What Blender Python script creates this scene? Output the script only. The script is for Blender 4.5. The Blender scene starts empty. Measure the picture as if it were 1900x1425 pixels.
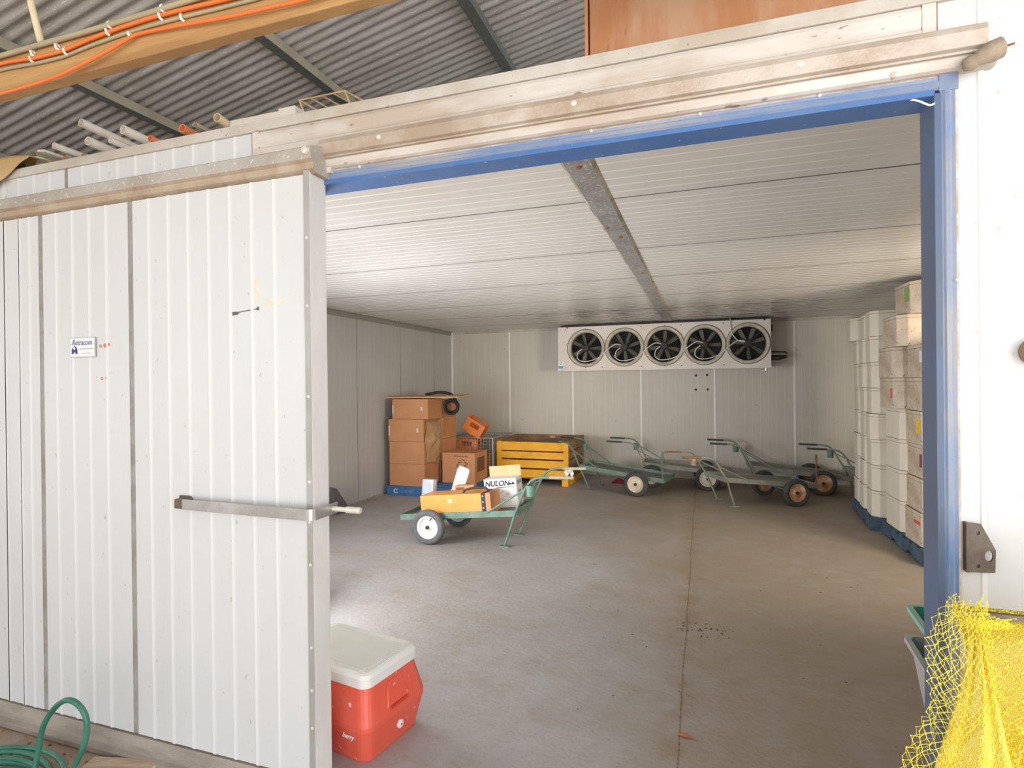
import bpy, math, random
from mathutils import Vector, Matrix, Euler, noise as mnoise
PI = math.pi
R = math.radians
random.seed(11)
S = bpy.context.scene
COL = S.collection

# ------------------------------------------------------------------ camera, world, light, exposure
cam_d = bpy.data.cameras.new('camera')
cam = bpy.data.objects.new('camera', cam_d)
COL.objects.link(cam)
S.camera = cam
cam_d.sensor_fit = 'HORIZONTAL'; cam_d.sensor_width = 36.0
cam_d.lens = 36.0 * 1042.6 / 1900.0
cam_d.clip_start = 0.05; cam_d.clip_end = 200
rt = Vector((0.94705, 0.32091, -0.01048)); fw = Vector((-0.32096, 0.94709, -0.00275)); up = Vector((0.00905, 0.00597, 0.99994))
cm = Matrix((rt, up, -fw)).transposed().to_4x4()
cm.translation = Vector((0, 0, 1.667))
cam.matrix_world = cm

S.view_settings.view_transform = 'Standard'
S.view_settings.look = 'None'
S.view_settings.gamma = 1.0
S.view_settings.use_curve_mapping = False
S.view_settings.exposure = 0.0

w = bpy.data.worlds.new('overcast_sky'); S.world = w
w.use_nodes = True
bg = w.node_tree.nodes['Background']
bg.inputs[0].default_value = (0.93, 0.97, 1.0, 1); bg.inputs[1].default_value = 1.55

def area_light(name, loc, target, sx, sy, power, color):
    d = bpy.data.lights.new(name, 'AREA'); d.shape = 'RECTANGLE'; d.size = sx; d.size_y = sy
    d.energy = power; d.color = color
    o = bpy.data.objects.new(name, d); COL.objects.link(o)
    o.location = loc
    o.rotation_euler = (Vector(target) - Vector(loc)).to_track_quat('-Z', 'Y').to_euler()
    return o
area_light('daylight_from_open_side', (1.8, -3.2, 1.6), (-0.6, 4.0, 1.2), 4.5, 2.8, 180, (0.92, 0.955, 1.0))
area_light('outer_wall_fill', (1.75, 0.3, 1.7), (0.85, 1.95, 1.5), 0.8, 2.2, 7, (1.0, 0.98, 0.95))  # added panel close to the outer right wall, only there to brighten it
area_light('hidden_left_fill', (-4.45, 3.6, 1.3), (0.3, 9.4, 1.1), 2.2, 1.0, 78, (0.95, 0.96, 1.0)).data.spread = R(110)  # unseen area light added on the left to brighten the back
area_light('hidden_right_fill', (3.65, 4.3, 1.6), (-1.7, 9.4, 1.0), 2.2, 1.0, 85, (1.0, 0.87, 0.68)).data.spread = R(95)  # warm fill added out of view to carry light to the back
area_light('hidden_ceiling_fill', (-3.0, 3.0, 0.55), (-0.3, 3.8, 2.65), 0.8, 0.8, 70, (0.96, 0.975, 1.0))  # added panel near the floor, stands in for bounce onto the front ceiling
sd = bpy.data.lights.new('sun_on_yard', 'SUN'); sd.energy = 8.0; sd.angle = R(2); sd.color = (1, .99, .98)
so = bpy.data.objects.new('sun_on_yard', sd); COL.objects.link(so); so.rotation_euler = (R(38), 0, R(12))

# ------------------------------------------------------------------ materials
MATS = {}
def mat(name, col, col2=None, scale=3.0, amt=0.5, rough=0.6, metal=0.0, bump=0.0, bscale=60.0, speck=None, speck_amt=0.06, sscale=40.0, stretch=(1, 1, 1), alpha=1.0, trans=0.0, contrast=(0.4, 0.62)):
    if name in MATS: return MATS[name]
    m = bpy.data.materials.new(name); m.use_nodes = True
    nt = m.node_tree; N = nt.nodes; L = nt.links
    b = N['Principled BSDF']
    b.inputs['Roughness'].default_value = rough; b.inputs['Metallic'].default_value = metal
    b.inputs['Base Color'].default_value = (*col, 1)
    if alpha < 1: b.inputs['Alpha'].default_value = alpha
    if trans > 0: b.inputs['Transmission Weight'].default_value = trans
    tc = N.new('ShaderNodeTexCoord'); mp = N.new('ShaderNodeMapping')
    mp.inputs['Scale'].default_value = stretch
    L.new(tc.outputs['Object'], mp.inputs['Vector'])
    cur = None
    if col2 is not None:
        nz = N.new('ShaderNodeTexNoise'); nz.inputs['Scale'].default_value = scale; nz.inputs['Detail'].default_value = 6; nz.inputs['Roughness'].default_value = 0.65
        L.new(mp.outputs[0], nz.inputs['Vector'])
        mr = N.new('ShaderNodeMapRange'); mr.inputs[1].default_value = contrast[0]; mr.inputs[2].default_value = contrast[1]; mr.inputs[4].default_value = amt
        L.new(nz.outputs[0], mr.inputs[0])
        mx = N.new('ShaderNodeMix'); mx.data_type = 'RGBA'
        mx.inputs[6].default_value = (*col, 1); mx.inputs[7].default_value = (*col2, 1)
        L.new(mr.outputs[0], mx.inputs[0]); cur = mx.outputs[2]
    if speck is not None:
        ns = N.new('ShaderNodeTexNoise'); ns.inputs['Scale'].default_value = sscale; ns.inputs['Detail'].default_value = 3
        L.new(mp.outputs[0], ns.inputs['Vector'])
        m2 = N.new('ShaderNodeMapRange'); m2.inputs[1].default_value = 0.72 - speck_amt; m2.inputs[2].default_value = 0.76 - speck_amt
        L.new(ns.outputs[0], m2.inputs[0])
        mx2 = N.new('ShaderNodeMix'); mx2.data_type = 'RGBA'
        if cur: L.new(cur, mx2.inputs[6])
        else: mx2.inputs[6].default_value = (*col, 1)
        mx2.inputs[7].default_value = (*speck, 1)
        L.new(m2.outputs[0], mx2.inputs[0]); cur = mx2.outputs[2]
    if cur: L.new(cur, b.inputs['Base Color'])
    if bump > 0:
        nb = N.new('ShaderNodeTexNoise'); nb.inputs['Scale'].default_value = bscale; nb.inputs['Detail'].default_value = 4
        L.new(mp.outputs[0], nb.inputs['Vector'])
        bp = N.new('ShaderNodeBump'); bp.inputs['Strength'].default_value = bump; bp.inputs['Distance'].default_value = 0.01
        L.new(nb.outputs[0], bp.inputs['Height']); L.new(bp.outputs[0], b.inputs['Normal'])
    MATS[name] = m
    return m

M_PANEL = mat('white_panel_steel', (0.69, 0.695, 0.695), (0.64, 0.64, 0.63), 1.6, 0.6, 0.42, speck=(0.52, 0.49, 0.45), speck_amt=0.02, sscale=42, stretch=(1, 1, .6))
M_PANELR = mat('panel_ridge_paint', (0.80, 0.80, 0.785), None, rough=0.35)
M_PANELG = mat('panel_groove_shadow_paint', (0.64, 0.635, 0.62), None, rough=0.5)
M_SEAL = mat('grey_sealant', (0.36, 0.355, 0.34), (0.26, 0.22, 0.18), 9, 0.7, 0.7)
M_INT = mat('interior_panel_steel', (0.61, 0.575, 0.50), (0.56, 0.52, 0.44), 0.9, 0.8, 0.45, speck=(0.42, 0.37, 0.29), speck_amt=0.0, sscale=9)
M_INTR = mat('interior_ridge_paint', (0.63, 0.605, 0.55), None, rough=0.4)
M_INTG = mat('interior_groove', (0.55, 0.525, 0.47), None, rough=0.6)
M_JOINT = mat('interior_joint_dark', (0.20, 0.19, 0.17), None, rough=0.8)
M_JSTRIP = mat('interior_joint_white', (0.93, 0.92, 0.88), None, rough=0.35)
M_CEIL = mat('ceiling_panel_steel', (0.74, 0.72, 0.69), (0.66, 0.635, 0.59), 0.8, 0.8, 0.27)
M_FLASH = mat('white_flashing_dirty', (0.70, 0.67, 0.62), (0.50, 0.40, 0.31), 2.2, 0.85, 0.5, speck=(0.35, 0.25, 0.17), speck_amt=0.05, sscale=22, stretch=(.6, 1, 2.5))
M_DIRTLINE = mat('dirt_line_brown', (0.42, 0.30, 0.20), (0.66, 0.60, 0.52), 6, 0.8, 0.8)
M_TRACK = mat('track_aluminium_dusty', (0.58, 0.51, 0.43), (0.40, 0.30, 0.21), 3.0, 0.9, 0.5, metal=0.15, bump=.2, bscale=90)
M_HOOD = mat('galvanised_dusty_hood', (0.50, 0.47, 0.42), (0.40, 0.35, 0.29), 3.0, 0.9, 0.55, metal=0.2, speck=(0.62, 0.60, 0.56), speck_amt=.1, sscale=70)
M_ALU = mat('aluminium_channel', (0.84, 0.83, 0.81), (0.74, 0.72, 0.69), 4, 0.8, 0.4, metal=0.0, stretch=(1, 1, .4))
M_ALUD = mat('aluminium_channel_grey', (0.46, 0.45, 0.435), (0.38, 0.35, 0.31), 5, 0.8, 0.45, metal=0.3)
M_BLUE = mat('blue_rubber_frame', (0.065, 0.165, 0.41), (0.12, 0.21, 0.40), 5, 0.5, 0.5, speck=(0.7, 0.72, 0.74), speck_amt=0.02, sscale=55)
M_BLUEF = mat('blue_frame_faded', (0.13, 0.225, 0.42), (0.36, 0.35, 0.35), 3.0, 0.9, 0.45, stretch=(.5, 1, .5))
M_RUSTLINE = mat('rusty_edge', (0.50, 0.36, 0.27), (0.70, 0.66, 0.62), 14, 0.8, 0.8)
M_GALV = mat('galvanised_strip', (0.52, 0.53, 0.54), (0.36, 0.35, 0.33), 5, 0.8, 0.38, metal=0.6, speck=(0.78, 0.80, 0.82), speck_amt=0.14, sscale=60)
M_ROOF = mat('corrugated_zinc', (0.66, 0.63, 0.59), (0.44, 0.40, 0.35), 5, 0.8, 0.45, metal=0.1, speck=(0.80, 0.80, 0.79), speck_amt=0.09, sscale=70, stretch=(.35, 2.2, 1))
M_PURL = mat('purlin_galvanised', (0.46, 0.41, 0.29), (0.34, 0.30, 0.21), 4, 0.8, 0.6, metal=0.3)
M_PURLD = mat('purlin_underside_shade', (0.20, 0.21, 0.19), (0.13, 0.135, 0.12), 30, 0.8, 0.5, metal=0.2)  # darker copy of the purlin steel, underside shade put into its colour
M_TIMBER = mat('old_timber_beam', (0.54, 0.32, 0.12), (0.36, 0.19, 0.07), 3.0, 0.9, 0.75, stretch=(.35, 1, 4), bump=.3, bscale=30)
M_ORANGE = mat('orange_cable_sheath', (0.85, 0.19, 0.035), None, rough=0.4)
M_GREYC = mat('olive_conduit', (0.44, 0.39, 0.24), (0.36, 0.30, 0.2), 5, 0.6, 0.6)
M_CLIP = mat('white_clip_plastic', (0.86, 0.83, 0.77), None, rough=0.4)
M_CREAM = mat('cream_pvc', (0.76, 0.64, 0.42), (0.68, 0.55, 0.36), 6, .6, 0.45)
M_PVC = mat('white_pvc_dusty', (0.90, 0.86, 0.80), (0.74, 0.62, 0.48), 7, 0.7, 0.5)
M_PVCO = mat('orange_pvc', (0.85, 0.27, 0.10), (0.72, 0.30, 0.17), 9, .6, 0.45)
M_PVCG = mat('weathered_grey_pvc', (0.46, 0.42, 0.31), (0.30, 0.30, 0.22), 9, .7, 0.6)
M_DARK = mat('dark_hollow', (0.04, 0.035, 0.03), None, rough=0.9)
M_CARD = mat('cardboard', (0.60, 0.29, 0.135), (0.52, 0.24, 0.105), 3, 0.7, 0.8)
M_CARDL = mat('cardboard_light', (0.72, 0.45, 0.23), (0.62, 0.37, 0.19), 3, 0.6, 0.8)
M_CARDO = mat('cardboard_orange_faded', (0.46, 0.205, 0.09), (0.52, 0.32, 0.20), 5, 0.9, 0.8, contrast=(.44, .6), speck=(.40, .18, .08), speck_amt=.03, sscale=25, bump=.3, bscale=8, stretch=(1, 1, .25))
M_CARDD = mat('cardboard_brown', (0.38, 0.20, 0.10), (0.30, 0.155, 0.08), 4, 0.7, 0.85)
M_TAPE = mat('clear_tape_shine', (0.80, 0.70, 0.60), (0.6, 0.4, 0.28), 30, .8, 0.12)
M_INK = mat('black_print', (0.03, 0.025, 0.025), None, rough=0.6)
M_INKB = mat('brown_print', (0.20, 0.09, 0.045), None, rough=0.7)
M_TYRE = mat('tyre_rubber', (0.045, 0.045, 0.046), (0.09, 0.088, 0.085), 7, 0.6, 0.75)
M_TYRED = mat('tyre_rubber_dusty', (0.10, 0.10, 0.105), (0.17, 0.17, 0.17), 7, 0.6, 0.8)
M_RIM = mat('cream_rim', (0.74, 0.68, 0.55), (0.50, 0.36, 0.22), 12, 0.5, 0.5)
M_RIMW = mat('white_rim', (0.78, 0.76, 0.73), (0.60, 0.50, 0.42), 12, 0.5, 0.5)
M_RIMR = mat('rusty_rim', (0.66, 0.46, 0.27), (0.42, 0.16, 0.06), 9, 0.95, 0.6)
M_HUB = mat('hub_black', (0.03, 0.028, 0.026), None, rough=0.6)
M_GRN = mat('chalky_green_paint', (0.10, 0.20, 0.155), (0.20, 0.27, 0.215), 9, 0.8, 0.55, speck=(0.30, 0.16, 0.09), speck_amt=.04, sscale=40)
M_GRY = mat('grey_green_paint', (0.30, 0.305, 0.255), (0.21, 0.215, 0.185), 8, 0.8, 0.55)
M_DECK = mat('deck_sheet_dark', (0.13, 0.14, 0.125), (0.19, 0.19, 0.165), 5, 0.8, 0.6)
M_DECKG = mat('deck_sheet_grey', (0.31, 0.30, 0.25), (0.24, 0.235, 0.2), 5, 0.8, 0.6)
M_GRIP = mat('handle_dark', (0.055, 0.07, 0.065), None, rough=0.45)
M_RUST = mat('rust', (0.36, 0.15, 0.075), (0.20, 0.085, 0.05), 20, 0.9, 0.85)
M_CUP = mat('green_cup_paint', (0.12, 0.24, 0.18), (0.18, 0.3, 0.24), 8, .6, 0.5)
M_YEL = mat('yellow_bin_paint', (0.95, 0.49, 0.02), (0.82, 0.37, 0.02), 5, 0.7, 0.6, stretch=(1, 1, 3), speck=(0.4, 0.2, 0.06), speck_amt=.02)
M_WOOD = mat('bin_bare_timber', (0.34, 0.21, 0.11), (0.22, 0.13, 0.07), 4, 0.9, 0.8, stretch=(1, .3, 5))
M_WIRE = mat('cage_wire', (0.42, 0.42, 0.40), None, rough=0.5, metal=0.3)
M_PALB = mat('blue_pallet_paint', (0.04, 0.13, 0.34), (0.07, 0.2, 0.44), 8, 0.8, 0.65)
M_PALD = mat('blue_pallet_faded', (0.045, 0.085, 0.14), (0.10, 0.15, 0.20), 8, 0.8, 0.75)
M_POLY = mat('white_foam', (0.76, 0.71, 0.60), (0.68, 0.62, 0.50), 3, 0.6, 0.7)
M_POLYD = mat('dirty_foam', (0.66, 0.58, 0.47), (0.44, 0.35, 0.25), 4, 0.8, 0.8, speck=(0.25, 0.16, 0.10), speck_amt=.05, sscale=20)
M_SEAM = mat('foam_seam_dark', (0.20, 0.13, 0.08), None, rough=0.9)  # dark brown layer between lid and body
M_AC = mat('unit_casing', (0.80, 0.74, 0.68), (0.70, 0.64, 0.57), 2.5, 0.7, 0.5, speck=(0.35, 0.27, 0.2), speck_amt=-.01, sscale=20)
M_RING = mat('fan_shroud_tan', (0.60, 0.55, 0.45), (0.38, 0.34, 0.27), 6, 0.7, 0.5)
M_FAN = mat('fan_blade', (0.16, 0.15, 0.12), None, rough=0.45)
M_FAND = mat('fan_cavity', (0.035, 0.038, 0.034), None, rough=0.8)
M_HOSEW = mat('white_flex_lead', (0.72, 0.70, 0.64), None, rough=0.45)
M_RED = mat('red_cooler_plastic', (0.83, 0.115, 0.065), (0.75, 0.17, 0.13), 5, 0.5, 0.42, speck=(0.86, 0.55, 0.5), speck_amt=.03, sscale=34, bump=.12, bscale=40)
M_REDD = mat('red_cooler_recess', (0.62, 0.06, 0.035), None, rough=0.6)
M_LID = mat('white_cooler_lid', (0.84, 0.83, 0.79), (0.78, 0.77, 0.72), 4, 0.6, 0.42)
M_LIDG = mat('cooler_lid_inset', (0.70, 0.70, 0.65), (0.64, 0.64, 0.59), 5, 0.7, 0.5)
M_HOSE = mat('green_hose', (0.03, 0.16, 0.105), (0.08, 0.26, 0.185), 12, 0.5, 0.35)
M_PLANK = mat('rough_plank', (0.52, 0.41, 0.31), (0.34, 0.22, 0.14), 3, 0.9, 0.8, stretch=(1, 6, 1))
M_PLANKE = mat('pale_plank_end', (0.72, 0.58, 0.42), None, rough=0.8)
M_TEAL = mat('teal_tub', (0.05, 0.42, 0.34), None, rough=0.45)
M_TEALL = mat('teal_tub_rim', (0.28, 0.55, 0.47), None, rough=0.4)
M_GBIN = mat('grey_bin', (0.52, 0.48, 0.47), (0.44, 0.40, 0.40), 3, .6, rough=0.5)
M_NET = mat('yellow_net_strand', (0.88, 0.74, 0.04), None, rough=0.4)
M_BAG = mat('dark_sack', (0.16, 0.155, 0.17), (0.10, 0.10, 0.11), 6, .7, 0.6)
M_CLOTH = mat('dark_red_cloth', (0.26, 0.02, 0.03), (0.16, 0.015, 0.02), 15, .7, 0.9)
M_STEELB = mat('dark_steel_plate', (0.20, 0.165, 0.135), (0.12, 0.09, 0.07), 12, .8, 0.6, metal=.3)
M_STRAP = mat('brushed_strap', (0.40, 0.395, 0.385), (0.55, 0.55, 0.55), 8, 0.8, 0.33, metal=0.55)
M_BOLT = mat('bolt_zinc', (0.80, 0.76, 0.68), None, rough=0.35, metal=0.3)
M_SIGN = mat('sign_white', (0.84, 0.85, 0.85), None, rough=0.35)
M_NAVY = mat('sign_navy', (0.02, 0.02, 0.20), None, rough=0.4)
M_SGREY = mat('sign_grey_print', (0.52, 0.50, 0.50), None, rough=0.5)
M_TEALS = mat('sticker_teal', (0.05, 0.42, 0.42), None, rough=0.4)
M_SBLUE = mat('sticker_blue_print', (0.25, 0.33, 0.50), None, rough=0.4)
M_ORX = mat('orange_case', (0.78, 0.33, 0.06), (0.66, 0.25, 0.05), 4, .6, 0.5, speck=(.4, .15, .05), speck_amt=.02)
M_NULW = mat('carton_white', (0.80, 0.79, 0.79), (0.72, 0.71, 0.71), 9, .5, 0.5)
M_LAMP = mat('lamp_silver', (0.62, 0.64, 0.66), (0.50, 0.52, 0.56), 5, .6, 0.35, metal=0.35)
M_LAMPG = mat('lamp_glass', (0.50, 0.55, 0.63), (0.36, 0.40, 0.48), 12, .7, 0.15)
M_TUBP = mat('cloudy_plastic', (0.60, 0.58, 0.54), (0.52, 0.5, 0.46), 5, .6, 0.3)
M_PLOR = mat('orange_crate_plastic', (0.82, 0.22, 0.03), None, rough=0.4)
M_LEAF = mat('dry_leaf', (0.55, 0.18, 0.06), None, rough=0.8)
M_SPECK = mat('dark_droppings', (0.07, 0.05, 0.035), None, rough=0.9)
M_BRPAP = mat('brown_paper', (0.62, 0.43, 0.21), (0.50, 0.33, 0.15), 3, .8, 0.8)
M_OLIVE = mat('olive_tarp', (0.36, 0.34, 0.24), (0.22, 0.21, 0.14), 9, .8, 0.8)
M_RACKW = mat('rusty_cream_wire', (0.72, 0.55, 0.32), (0.5, 0.3, 0.15), 20, .6, 0.6)
M_ROCKB = mat('brown_rubber', (0.30, 0.24, 0.18), (0.42, 0.34, 0.24), 25, .8, 0.7)
M_REDDOT = mat('red_plug', (0.75, 0.16, 0.09), None, rough=0.5)
M_REDDT2 = mat('faded_red_plug', (0.62, 0.28, 0.28), None, rough=0.5)
M_STAIN = mat('tape_residue', (0.72, 0.67, 0.52), (0.78, 0.76, 0.68), 30, .8, 0.7)
M_RAILD = mat('floor_rail_dusty', (0.40, 0.35, 0.30), (0.26, 0.22, 0.19), 5, .9, 0.7, stretch=(.5, 1, 3), metal=.1)
M_GREENLB = mat('green_label', (0.10, 0.34, 0.08), (0.5, 0.6, 0.2), 60, .8, 0.5)
M_YELLB = mat('yellow_label', (0.90, 0.62, 0.04), (0.8, 0.35, 0.05), 30, .5, 0.5)
M_REDLB = mat('red_label', (0.70, 0.10, 0.08), None, rough=0.5)
M_PURP = mat('purple_marker', (0.28, 0.07, 0.12), None, rough=0.6)
M_STRAW = mat('pale_cable_tie', (0.80, 0.75, 0.66), None, rough=0.5)

def floor_mat():
    m = bpy.data.materials.new('concrete_floor'); m.use_nodes = True
    nt = m.node_tree; N = nt.nodes; L = nt.links; b = N['Principled BSDF']
    tc = N.new('ShaderNodeTexCoord')
    def noise(scale, detail=6, rough=.6, stretch=None):
        n = N.new('ShaderNodeTexNoise'); n.inputs['Scale'].default_value = scale; n.inputs['Detail'].default_value = detail; n.inputs['Roughness'].default_value = rough
        if stretch:
            mp = N.new('ShaderNodeMapping'); mp.inputs['Scale'].default_value = stretch; L.new(tc.outputs['Object'], mp.inputs[0]); L.new(mp.outputs[0], n.inputs[0])
        else: L.new(tc.outputs['Object'], n.inputs[0])
        return n.outputs[0]
    def ramp(s, a, bb, lo=0., hi=1.):
        r = N.new('ShaderNodeMapRange'); r.inputs[1].default_value = a; r.inputs[2].default_value = bb; r.inputs[3].default_value = lo; r.inputs[4].default_value = hi
        L.new(s, r.inputs[0]); return r.outputs[0]
    def mix(f, a, c2):
        x = N.new('ShaderNodeMix'); x.data_type = 'RGBA'
        L.new(f, x.inputs[0])
        if isinstance(a, tuple): x.inputs[6].default_value = (*a, 1)
        else: L.new(a, x.inputs[6])
        x.inputs[7].default_value = (*c2, 1); return x.outputs[2]
    def mth(op, a, c2):
        x = N.new('ShaderNodeMath'); x.operation = op
        for i, q in enumerate((a, c2)):
            if isinstance(q, (int, float)): x.inputs[i].default_value = q
            else: L.new(q, x.inputs[i])
        return x.outputs[0]
    c = mix(ramp(noise(0.7), .40, .62), (0.40, 0.385, 0.39), (0.34, 0.31, 0.285))
    c = mix(ramp(noise(1.9, 8, .75, (1, 1.6, 1)), .50, .70, 0, .55), c, (0.30, 0.225, 0.155))
    c = mix(ramp(noise(9, 8, .8, (1, 2.5, 1)), .52, .72, 0, .5), c, (0.27, 0.24, 0.21))
    c = mix(ramp(noise(14, 8, .75), .45, .75, 0, .45), c, (0.48, 0.47, 0.475))
    c = mix(ramp(noise(60, 3), .66, .72, 0, .7), c, (0.20, 0.17, 0.14))
    # tan dust plus painted warm, dimmer light over right half and back, ragged edge
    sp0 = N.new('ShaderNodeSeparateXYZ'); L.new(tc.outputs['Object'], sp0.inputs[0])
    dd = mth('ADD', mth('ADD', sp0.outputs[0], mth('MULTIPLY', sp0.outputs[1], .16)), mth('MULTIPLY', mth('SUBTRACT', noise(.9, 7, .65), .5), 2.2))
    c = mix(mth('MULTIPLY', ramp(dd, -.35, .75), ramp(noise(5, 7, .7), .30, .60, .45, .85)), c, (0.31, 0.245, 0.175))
    # rust-brown dirt trodden along the control joint
    sep = N.new('ShaderNodeSeparateXYZ'); L.new(tc.outputs['Object'], sep.inputs[0])
    wob = mth('MULTIPLY', mth('SUBTRACT', noise(1.1), .5), .035)
    dx = mth('ABSOLUTE', mth('ADD', mth('ADD', sep.outputs[0], .118), wob), 0)
    band = mth('MULTIPLY', ramp(dx, .0, .16, 1, 0), ramp(noise(7), .42, .66, 0, .8))
    c = mix(band, c, (0.26, 0.18, 0.11))
    line = ramp(mth('ADD', dx, mth('MULTIPLY', mth('SUBTRACT', noise(45), .5), .016)), .001, .006, .8, 0)
    c = mix(line, c, (0.13, 0.075, 0.04))
    L.new(c, b.inputs['Base Color'])
    b.inputs['Roughness'].default_value = .62
    bp = N.new('ShaderNodeBump'); bp.inputs['Strength'].default_value = .25; bp.inputs['Distance'].default_value = .01
    L.new(noise(35, 6), bp.inputs['Height']); L.new(bp.outputs[0], b.inputs['Normal'])
    return m
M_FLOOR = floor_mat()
M_GROUND = mat('trodden_dirt_slab', (0.40, 0.33, 0.27), (0.30, 0.21, 0.14), 3, .9, .9, bump=.6, bscale=30, speck=(0.42, 0.18, 0.06), speck_amt=.08, sscale=22)

def ceil_stain(m):
    # brown mould stains scattered over the rear ceiling panels around the cooler
    nt = m.node_tree; N = nt.nodes; L = nt.links; b = N['Principled BSDF']
    src = b.inputs['Base Color'].links[0].from_socket
    tc = N.new('ShaderNodeTexCoord'); sep = N.new('ShaderNodeSeparateXYZ'); L.new(tc.outputs['Object'], sep.inputs[0])
    mp = N.new('ShaderNodeMapping'); mp.inputs['Scale'].default_value = (1.3, 4, 1); L.new(tc.outputs['Object'], mp.inputs[0])
    n = N.new('ShaderNodeTexNoise'); n.inputs['Scale'].default_value = 3; n.inputs['Detail'].default_value = 8; n.inputs['Roughness'].default_value = .75; L.new(mp.outputs[0], n.inputs[0])
    def mr(s, a, c, lo, hi):
        r = N.new('ShaderNodeMapRange'); r.inputs[1].default_value = a; r.inputs[2].default_value = c; r.inputs[3].default_value = lo; r.inputs[4].default_value = hi; L.new(s, r.inputs[0]); return r.outputs[0]
    def mu(a, c):
        x = N.new('ShaderNodeMath'); x.operation = 'MULTIPLY'; L.new(a, x.inputs[0]); L.new(c, x.inputs[1]); return x.outputs[0]
    ax = N.new('ShaderNodeMath'); ax.operation = 'ABSOLUTE'
    ad = N.new('ShaderNodeMath'); ad.inputs[1].default_value = .6; L.new(sep.outputs[0], ad.inputs[0]); L.new(ad.outputs[0], ax.inputs[0])
    f = mu(mu(mr(n.outputs[0], .42, .56, 0, 1), mr(sep.outputs[1], 6.9, 8.0, 0, 1)), mr(ax.outputs[0], 1.2, 3.0, 1, 0))
    x = N.new('ShaderNodeMix'); x.data_type = 'RGBA'; L.new(f, x.inputs[0]); L.new(src, x.inputs[6]); x.inputs[7].default_value = (0.15, 0.09, 0.05, 1)
    L.new(x.outputs[2], b.inputs['Base Color'])
ceil_stain(M_CEIL)

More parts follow.
